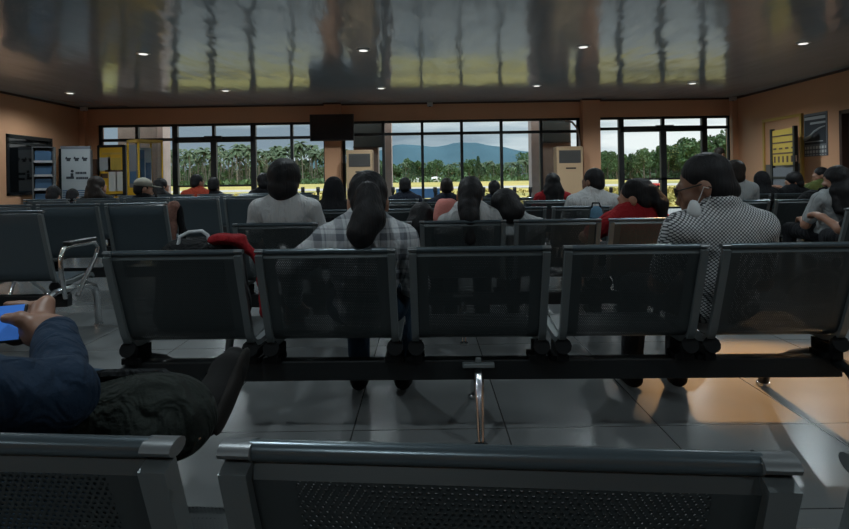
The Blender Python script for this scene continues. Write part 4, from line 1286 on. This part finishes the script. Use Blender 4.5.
# ------------------------------------------------------------------ bags and clothes on the benches
bp_ = Vector((-.97, 2.60, .43))
t = thing('backpack', 'black backpack with a pale loop, on the seat beside the plaid shirt', 'backpack', bp_)
soft('bag_body', [cap_((x, y, .08), (x * .9, y, .31), .085, .075) for x in (-.11, .0, .11) for y in (-.03, .04)] + [ell_((.0, .11, .14), (.13, .06, .11))], MAT['bag_black'], t, .011, .05, ripple=.003, rs=28)
part('carry_loop', MB().tube([(-.08, -.06, .36), (-.07, -.06, .405), (-.03, -.06, .425), (.02, -.05, .428), (.045, -.05, .41), (.055, -.05, .37)], .008, 8), MAT['pale_print'], t, True, label='pale padded loop')
part('strap', MB().tube([(-.08, .10, .30), (-.09, .18, .2), (-.08, .15, .06)], .014, 8), MAT['bag_black'], t, True)
jk = Vector((-.835, 2.52, .825))
o = link('folded_jacket', sdf_mesh('folded_jacket', [ell_((0, 0, 0), (.055, .06, .014)), ell_((.02, .02, -.006), (.05, .05, .018)), ell_((-.035, .01, .004), (.04, .04, .012)), cap_((.05, .02, -.012), (.13, .03, -.09), .016, .02), cap_((.13, .03, -.09), (.155, .02, -.32), .02, .024)], MAT['red_cloth'], .007, .03, ripple=.004, rs=55))
o.location = jk
tag(o, 'dark red jacket lying over the black backpack, one sleeve hanging down', 'jacket')
p = at(181, 205, 5.6)
t = thing('arm_like_shape', 'brown patterned arm-like shape at the end of a tall blue-grey bench', 'jacket', (p.x, 5.40, 0))  # unclear brown shape, guessed an arm, made up as a jacket
soft('shape_body', [ell_((-.05, 0, .66), (.07, .07, .22)), cap_((.02, .0, .86), (-.05, .03, .70), .05, .06), cap_((-.03, .0, .66), (-.06, .04, .47), .06, .05)], MAT['brown_pattern'], t, .011, .05, ripple=.004, rs=36)
soft('sleeve', [cap_((.05, .02, .84), (.075, .05, .62), .035, .03), cap_((.075, .05, .62), (.05, .10, .48), .03, .026)], MAT['black_cloth'], t, .010, .03, ripple=.002)
p = at(596, 213, 5.38)
t = thing('day_bag', 'small blue bag hanging between the seat backs behind the white collared shirt', 'bag', (p.x, 5.37, p.z))
soft('bag_body', [ell_((0, 0, -.0), (.055, .035, .07)), ell_((0, .0, -.06), (.06, .04, .07))], MAT['bag_blue'], t, .008, .03, ripple=.002)
part('handle', MB().tube([(-.04, 0, .05), (-.03, .01, .09), (.03, .01, .09), (.04, 0, .05)], .008, 8), MAT['bag_black'], t, True)
t = thing('backpack', 'black backpack on the bench seat in front of the woman with black straps', 'backpack', (at(806, 220, 6.4).x, 6.45, .43))
soft('bag_body', [ell_((0, 0, .18), (.20, .14, .18)), ell_((.08, -.04, .34), (.14, .10, .12)), ell_((.0, .08, .12), (.15, .08, .10))], MAT['bag_black'], t, .012, .05, ripple=.003, rs=28)
part('buckle', MB().box(-.03, .03, -.145, -.12, .15, .18), MAT['white_plastic'], t, bevel=.005, label='pale buckle')
part('strap', MB().tube([(.05, -.10, .36), (-.02, -.17, .25), (-.05, -.15, .10)], .014, 8), MAT['bag_black'], t, True)

# ------------------------------------------------------------------ outside
GZ = -0.15
struct('ground_field', MB().box(-900, 900, YB + .2, 2600, GZ - .5, GZ), MAT['field'])
struct('ground_apron', MB().box(-60, 60, YB + .2, 22.5, GZ - .02, GZ + .03), MAT['concrete'])
struct('runway', MB().box(-300, 300, 78, 100, GZ - .02, GZ + .04), MAT['asphalt'])

# porch columns beyond the glass; wide first block added for a dark area
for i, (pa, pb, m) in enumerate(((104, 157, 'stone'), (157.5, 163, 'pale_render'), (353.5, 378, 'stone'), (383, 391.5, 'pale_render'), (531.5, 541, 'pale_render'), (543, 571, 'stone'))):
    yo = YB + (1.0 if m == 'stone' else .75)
    a, b = at(pa, 150, yo).x, at(pb, 150, yo).x
    if i == 0: a = at(118, 150, yo).x
    struct('outside_column_%d' % (i + 1), MB().box(a, b, yo, yo + .4, GZ, 3.2), MAT[m])
for px0, px1, py0, py1, lab in ((353.5, 383, 123, 146, 'dark panel high on the outside column behind the ponytail head'), (543, 570, 118, 141, 'dark panel high on the outside column beside the woman in red')):
    yo = YB + .935
    a, b = at(px0, py0, yo), at(px1, py1, yo)
    t = thing('dark_panel', lab, 'panel', (a.x, yo, b.z), 0, 'dark panels on the outside columns')
    part('sheet', MB().box(0, b.x - a.x, 0, .06, 0, a.z - b.z), MAT['dark_panel'], t)
    part('border', MB().box(-.02, b.x - a.x + .02, .0, .07, -.03, 0).box(-.02, b.x - a.x + .02, 0, .07, a.z - b.z, a.z - b.z + .03), MAT['frame'], t)

# blue barrier board outside the middle window
a, b = at(396, 189, 16), at(440, 196, 16)
t = thing('road_barrier', 'low blue barrier board outside the middle window, between the two dark-shirted heads', 'barrier', (a.x, 16, GZ))
part('board', MB().box(0, b.x - a.x, 0, .06, b.z - GZ - .05, a.z - GZ), MAT['blue_board'], t)
for x in (.1, b.x - a.x - .1):
    part('leg', MB().box(x - .03, x + .03, -.2, .26, 0, .06).box(x - .03, x + .03, 0, .06, .06, a.z - GZ), MAT['white_paint'], t)


# low white equipment huts and a parked tug on the far side
for px, lab in ((415, 'small domed white hut among the far trees, the smaller of the two'), (435.5, 'domed white hut among the far trees, the larger of the two')):
    p = at(px, 180, 330)
    rr = 3.0 if px > 420 else 2.1
    t = thing('white_hut', lab, 'hut', (p.x, 330, GZ), 0, 'white huts beyond the airfield')
    part('wall', MB().lathe([(rr, 0), (rr, 1.6)], 20), MAT['white_paint'], t)
    part('roof', MB().lathe([(rr * 1.04 * math.cos(q), 1.6 + rr * .45 * math.sin(q)) for q in np.linspace(0, 1.5, 7)], 20), MAT['white_paint'], t, True)
for px, Y, col, lab in ((659.5, 95, 'dark_panel', 'small dark vehicle far out on the runway seen through the glass doors'), (653, 60, 'red_paint', 'small red and white vehicle on the grass seen through the glass doors')):
    p = at(px, 180, Y)
    t = thing('vehicle', lab, 'vehicle', (p.x, Y, GZ + .04), 0)
    t.scale = (.55, .55, .55)
    part('body', MB().box(-1.0, 1.0, -.7, .7, .3, .85), MAT[col], t, bevel=.08)
    part('cabin', MB().box(-.5, .8, -.6, .6, .85, 1.45), MAT['white_paint' if col == 'red_paint' else col], t, bevel=.1)
    for x in (-.65, .65):
        for y in (-.62, .62):
            wv = MB(); wv.tube([(x, y - .1, .28), (x, y + .1, .28)], .28, 14)
            part('wheel', wv, MAT['rubber'], t)

# mountains
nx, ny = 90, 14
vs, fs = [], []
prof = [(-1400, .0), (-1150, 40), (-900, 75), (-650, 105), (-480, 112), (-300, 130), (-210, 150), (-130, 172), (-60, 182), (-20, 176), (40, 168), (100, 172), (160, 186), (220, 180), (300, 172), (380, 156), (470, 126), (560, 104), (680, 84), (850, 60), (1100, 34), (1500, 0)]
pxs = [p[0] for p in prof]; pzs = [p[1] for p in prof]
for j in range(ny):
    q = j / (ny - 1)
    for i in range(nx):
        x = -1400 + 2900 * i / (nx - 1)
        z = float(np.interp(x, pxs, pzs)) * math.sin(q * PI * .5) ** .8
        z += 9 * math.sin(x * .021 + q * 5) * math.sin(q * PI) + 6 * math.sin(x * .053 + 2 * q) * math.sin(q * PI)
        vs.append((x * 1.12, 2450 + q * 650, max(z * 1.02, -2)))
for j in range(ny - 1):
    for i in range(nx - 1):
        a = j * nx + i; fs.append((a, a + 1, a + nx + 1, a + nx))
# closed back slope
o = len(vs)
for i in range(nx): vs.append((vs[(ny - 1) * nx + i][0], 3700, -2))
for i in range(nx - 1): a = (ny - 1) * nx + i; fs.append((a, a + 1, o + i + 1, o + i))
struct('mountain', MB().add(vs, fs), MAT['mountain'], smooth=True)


# trees along the far edge of the field
def palm_meshes(seed):
    r = random.Random(seed)
    h = r.uniform(15, 18)
    lean = r.uniform(-1.6, 1.6)
    tr = MB().tube([(0, 0, 0), (lean * .15, 0, h * .35), (lean * .5, 0, h * .7), (lean, 0, h)], [.34, .26, .22, .2], 7)
    cr = MB()
    for i in range(20):
        az = 2 * PI * i / 20 + r.uniform(-.15, .15)
        el = r.uniform(-.35, 1.15)
        Ln = r.uniform(3.4, 4.8)
        d = Vector((math.cos(az), math.sin(az), 0)); sd = Vector((-math.sin(az), math.cos(az), 0))
        pts = []
        for k in range(6):
            q = k / 5
            pts.append(Vector((lean, 0, h)) + d * Ln * q * math.cos(el * (1 - .3 * q)) + Vector((0, 0, Ln * (math.sin(el) * q - .75 * q * q))))
        for k in range(5):
            w0, w1 = [(.12, .55, .68, .62, .42, .05)[m] for m in (k, k + 1)]
            for s in (-1, 1):
                a, b = pts[k], pts[k + 1]
                cr.add([a, b, b + sd * s * w1 - Vector((0, 0, w1 * .75)), a + sd * s * w0 - Vector((0, 0, w0 * .75))], [(0, 1, 2, 3)])
    return tr.mesh('trunk', MAT['palm_trunk']), cr.mesh('crown', MAT['palm_leaf'])


def broad_meshes(seed, dark=False):
    r = random.Random(seed)
    h = r.uniform(11, 15)
    tr = MB().tube([(0, 0, 0), (.2, 0, h * .3), (0, .1, h * .6)], [.4, .3, .15], 7)
    cr = MB()
    if dark:
        for i in range(420):
            q = r.random() ** .8; rad = (1 - q) * 3.1 + .2
            a = r.uniform(0, 2 * PI); rr_ = rad * math.sqrt(r.uniform(.25, 1))
            c = Vector((rr_ * math.cos(a), rr_ * math.sin(a), h * (.12 + .88 * q) + rad * .1 - rr_ * .2)); sz = r.uniform(.3, .65)
            M = Matrix.Translation(c) @ Euler((r.uniform(0, 6), r.uniform(0, 6), r.uniform(0, 6))).to_matrix().to_4x4()
            cr.add([M @ Vector(v) for v in ((-sz, -sz * .5, 0), (sz, -sz * .5, .1), (sz, sz * .5, 0), (-sz, sz * .5, .1))], [(0, 1, 2, 3)])
    else:
        blobs = [(Vector((r.uniform(-2.6, 2.6), r.uniform(-2.6, 2.6), h * r.uniform(.42, .9))), r.uniform(1.5, 2.7)) for _ in range(9)]
        for c, rad in blobs:
            for i in range(75):
                v = Vector((r.gauss(0, 1), r.gauss(0, 1), r.gauss(0, 1))).normalized() * rad * r.uniform(.75, 1.05)
                sz = r.uniform(.3, .6)
                M = Matrix.Translation(c + v) @ Euler((r.uniform(0, 6), r.uniform(0, 6), r.uniform(0, 6))).to_matrix().to_4x4()
                cr.add([M @ Vector(q) for q in ((-sz, -sz * .6, 0), (sz, -sz * .6, .1), (sz, sz * .6, 0), (-sz, sz * .6, .1))], [(0, 1, 2, 3)])
    return tr.mesh('trunk', MAT['bark']), cr.mesh('crown', MAT['leaf_dark' if dark else 'leaf'])


PALMS = [palm_meshes(i) for i in range(6)]
BROADS = [broad_meshes(20 + i) for i in range(6)]
CONES = [broad_meshes(40 + i, True) for i in range(3)]


def tree(kind, me, x, y, sc, label, group):
    t = thing(kind, label, 'tree', (x, y, GZ), random.uniform(0, 6), group)
    t.scale = (sc, sc, sc)
    link('trunk', me[0], t); link('crown', me[1], t)


def xs(px, Y): return at(px, 180, Y).x
rt = random.Random(3)
i = 0
px = 96.0
while px < 345:
    Y = rt.uniform(330, 385)
    tree('palm_tree', PALMS[i % 6], xs(px, Y), Y, rt.uniform(.85, 1.35), 'tall coconut palm in the dense palm line across the airfield', 'palms across the airfield')
    px += rt.uniform(1.3, 2.6); i += 1
px = 378.0
while px < 545:
    Y = rt.uniform(330, 390)
    k = rt.random()
    if k < .45: tree('palm_tree', PALMS[i % 6], xs(px, Y), Y, rt.uniform(.5, .78), 'shorter coconut palm in the mixed trees below the mountain', 'palms below the mountain')
    elif k < .86: tree('leafy_tree', BROADS[i % 6], xs(px, Y), Y, rt.uniform(.55, .95) * (1.25 if px > 515 else 1), 'rounded leafy tree in the mixed trees below the mountain', 'leafy trees below the mountain')
    else: tree('conifer_tree', CONES[i % 3], xs(px, Y), Y, rt.uniform(.6, .85), 'dark pointed tree in the mixed trees below the mountain', 'pointed trees below the mountain')
    px += rt.uniform(1.6, 3.2); i += 1
t_ = thing('conifer_tree', 'tallest dark pointed tree below the mountain', 'tree', (xs(478.5, 322), 322, GZ)); t_.scale = (1.05, 1.05, 1.05)
link('trunk', CONES[1][0], t_); link('crown', CONES[1][1], t_)
px = 596.0
while px < 742:
    Y = rt.uniform(300, 380)
    big = 1.0 + .55 * max(0, (px - 640) / 90)
    if rt.random() < .85: tree('leafy_tree', BROADS[i % 6], xs(px, Y), Y, rt.uniform(.85, 1.15) * big, 'big dense leafy tree across the airfield behind the glass doors by the salmon wall', 'leafy trees behind the doors by the salmon wall')
    else: tree('conifer_tree', CONES[i % 3], xs(px, Y), Y, rt.uniform(1.0, 1.2) * big, 'dark pointed tree across the airfield behind the glass doors by the salmon wall', 'pointed trees behind the doors by the salmon wall')
    px += rt.uniform(1.6, 3.0); i += 1
# undergrowth closing the foot of the tree line (nobody could count it)
ug = MB(); r = random.Random(5)
for k in range(14000):
    Y = r.uniform(318, 400); x = r.uniform(-260, 230)
    sz = r.uniform(.5, 1.3); z = GZ + r.uniform(0, 1) ** 1.1 * ((15 if x < -40 else 9) if Y > 375 else 7.5 if Y > 345 else 2.5)
    M = Matrix.Translation((x, Y, z)) @ Euler((r.uniform(0, 6), r.uniform(0, 6), r.uniform(0, 6))).to_matrix().to_4x4()
    ug.add([M @ Vector(q) for q in ((-sz, -sz * .6, 0), (sz, -sz * .6, .1), (sz, sz * .6, 0), (-sz, sz * .6, .1))], [(0, 1, 2, 3)])
for k in range(9000):
    Y = r.uniform(388, 406); x = r.uniform(-235, -25)
    sz = r.uniform(.6, 1.4); z = GZ + r.uniform(0, 1) * (11.5 + 2.5 * math.sin(x * .21) + 1.5 * math.sin(x * .53))
    M = Matrix.Translation((x, Y, z)) @ Euler((r.uniform(0, 6), r.uniform(0, 6), r.uniform(0, 6))).to_matrix().to_4x4()
    ug.add([M @ Vector(q) for q in ((-sz, -sz * .6, 0), (sz, -sz * .6, .1), (sz, sz * .6, 0), (-sz, sz * .6, .1))], [(0, 1, 2, 3)])
o = link('undergrowth', ug.mesh('undergrowth', MAT['leaf']))
o['kind'] = 'stuff'; o['label'] = 'low green undergrowth along the foot of the far trees'
# rough grass patches nearer the doors
gb = MB()
for k in range(2600):
    Y = r.uniform(23, 60); x = r.uniform(.25, .62) * Y if k % 2 else r.uniform(-.6, .6) * Y
    h = r.uniform(.08, .28)
    a = r.uniform(0, PI)
    gb.add([(x - .2 * math.cos(a), Y - .2 * math.sin(a), GZ), (x + .2 * math.cos(a), Y + .2 * math.sin(a), GZ), (x + .12 * math.cos(a), Y, GZ + h), (x - .12 * math.cos(a), Y + .05, GZ + h * .8)], [(0, 1, 2, 3)])
o = link('tall_grass', gb.mesh('tall_grass', MAT['field']))
o['kind'] = 'stuff'; o['label'] = 'tufts of rough grass on the field outside'

# ------------------------------------------------------------------ sky and light
wd = bpy.data.worlds.new('overcast_sky')
S.world = wd
wd.use_nodes = True
N, L = wd.node_tree.nodes, wd.node_tree.links
bg = N['Background']
tc = N.new('ShaderNodeTexCoord')
sep = N.new('ShaderNodeSeparateXYZ'); L.new(tc.outputs['Generated'], sep.inputs[0])
mp = N.new('ShaderNodeMapping'); mp.inputs['Scale'].default_value = (2.2, 2.2, 13); mp.inputs['Location'].default_value = (1.3, .4, .2)
L.new(tc.outputs['Generated'], mp.inputs[0])
nz = N.new('ShaderNodeTexNoise'); nz.inputs['Scale'].default_value = 1.6; nz.inputs['Detail'].default_value = 7; nz.inputs['Roughness'].default_value = .55
L.new(mp.outputs[0], nz.inputs['Vector'])
# brighter to the right, greyer over the left; a dark bank just above the mountains
bank = M_(N, L, 'SUBTRACT', 1.0, M_(N, L, 'MULTIPLY', M_(N, L, 'ABSOLUTE', M_(N, L, 'SUBTRACT', sep.outputs[2], .072)), 26.0))
bank = M_(N, L, 'MAXIMUM', bank, 0.0)
side = M_(N, L, 'MULTIPLY', M_(N, L, 'ADD', sep.outputs[0], .02), .55)
f = M_(N, L, 'ADD', M_(N, L, 'SUBTRACT', nz.outputs['Fac'], M_(N, L, 'MULTIPLY', bank, .13)), side)
up = N.new('ShaderNodeMapRange'); up.inputs['From Min'].default_value = .05; up.inputs['From Max'].default_value = .5; up.inputs['To Max'].default_value = .30
L.new(sep.outputs[2], up.inputs['Value'])
f = M_(N, L, 'ADD', f, up.outputs[0])
rp = N.new('ShaderNodeValToRGB')
e = rp.color_ramp.elements
e[0].position = .30; e[0].color = (.22, .28, .33, 1)
e[1].position = .74; e[1].color = (.84, .86, .84, 1)
x_ = e.new(.50); x_.color = (.42, .50, .54, 1)
L.new(f, rp.inputs[0])
L.new(rp.outputs[0], bg.inputs[0])
# overcast sky: the zenith is several times brighter than the horizon
zb = N.new('ShaderNodeMapRange'); zb.interpolation_type = 'SMOOTHSTEP'
zb.inputs['From Min'].default_value = .12; zb.inputs['From Max'].default_value = .75
zb.inputs['To Min'].default_value = SKY; zb.inputs['To Max'].default_value = SKY * ZENITH
L.new(sep.outputs[2], zb.inputs['Value']); L.new(zb.outputs[0], bg.inputs[1])

S.view_settings.view_transform = 'Standard'
S.view_settings.look = 'None'
S.view_settings.gamma = 1.0
S.view_settings.use_curve_mapping = False
S.view_settings.exposure = EXPO
S.cycles.use_denoising = True
S.cycles.max_bounces = 10
S.cycles.diffuse_bounces = 5
S.cycles.glossy_bounces = 4
S.cycles.transparent_max_bounces = 24
S.cycles.sample_clamp_indirect = 4.0
S.cycles.caustics_reflective = False
S.cycles.caustics_refractive = False
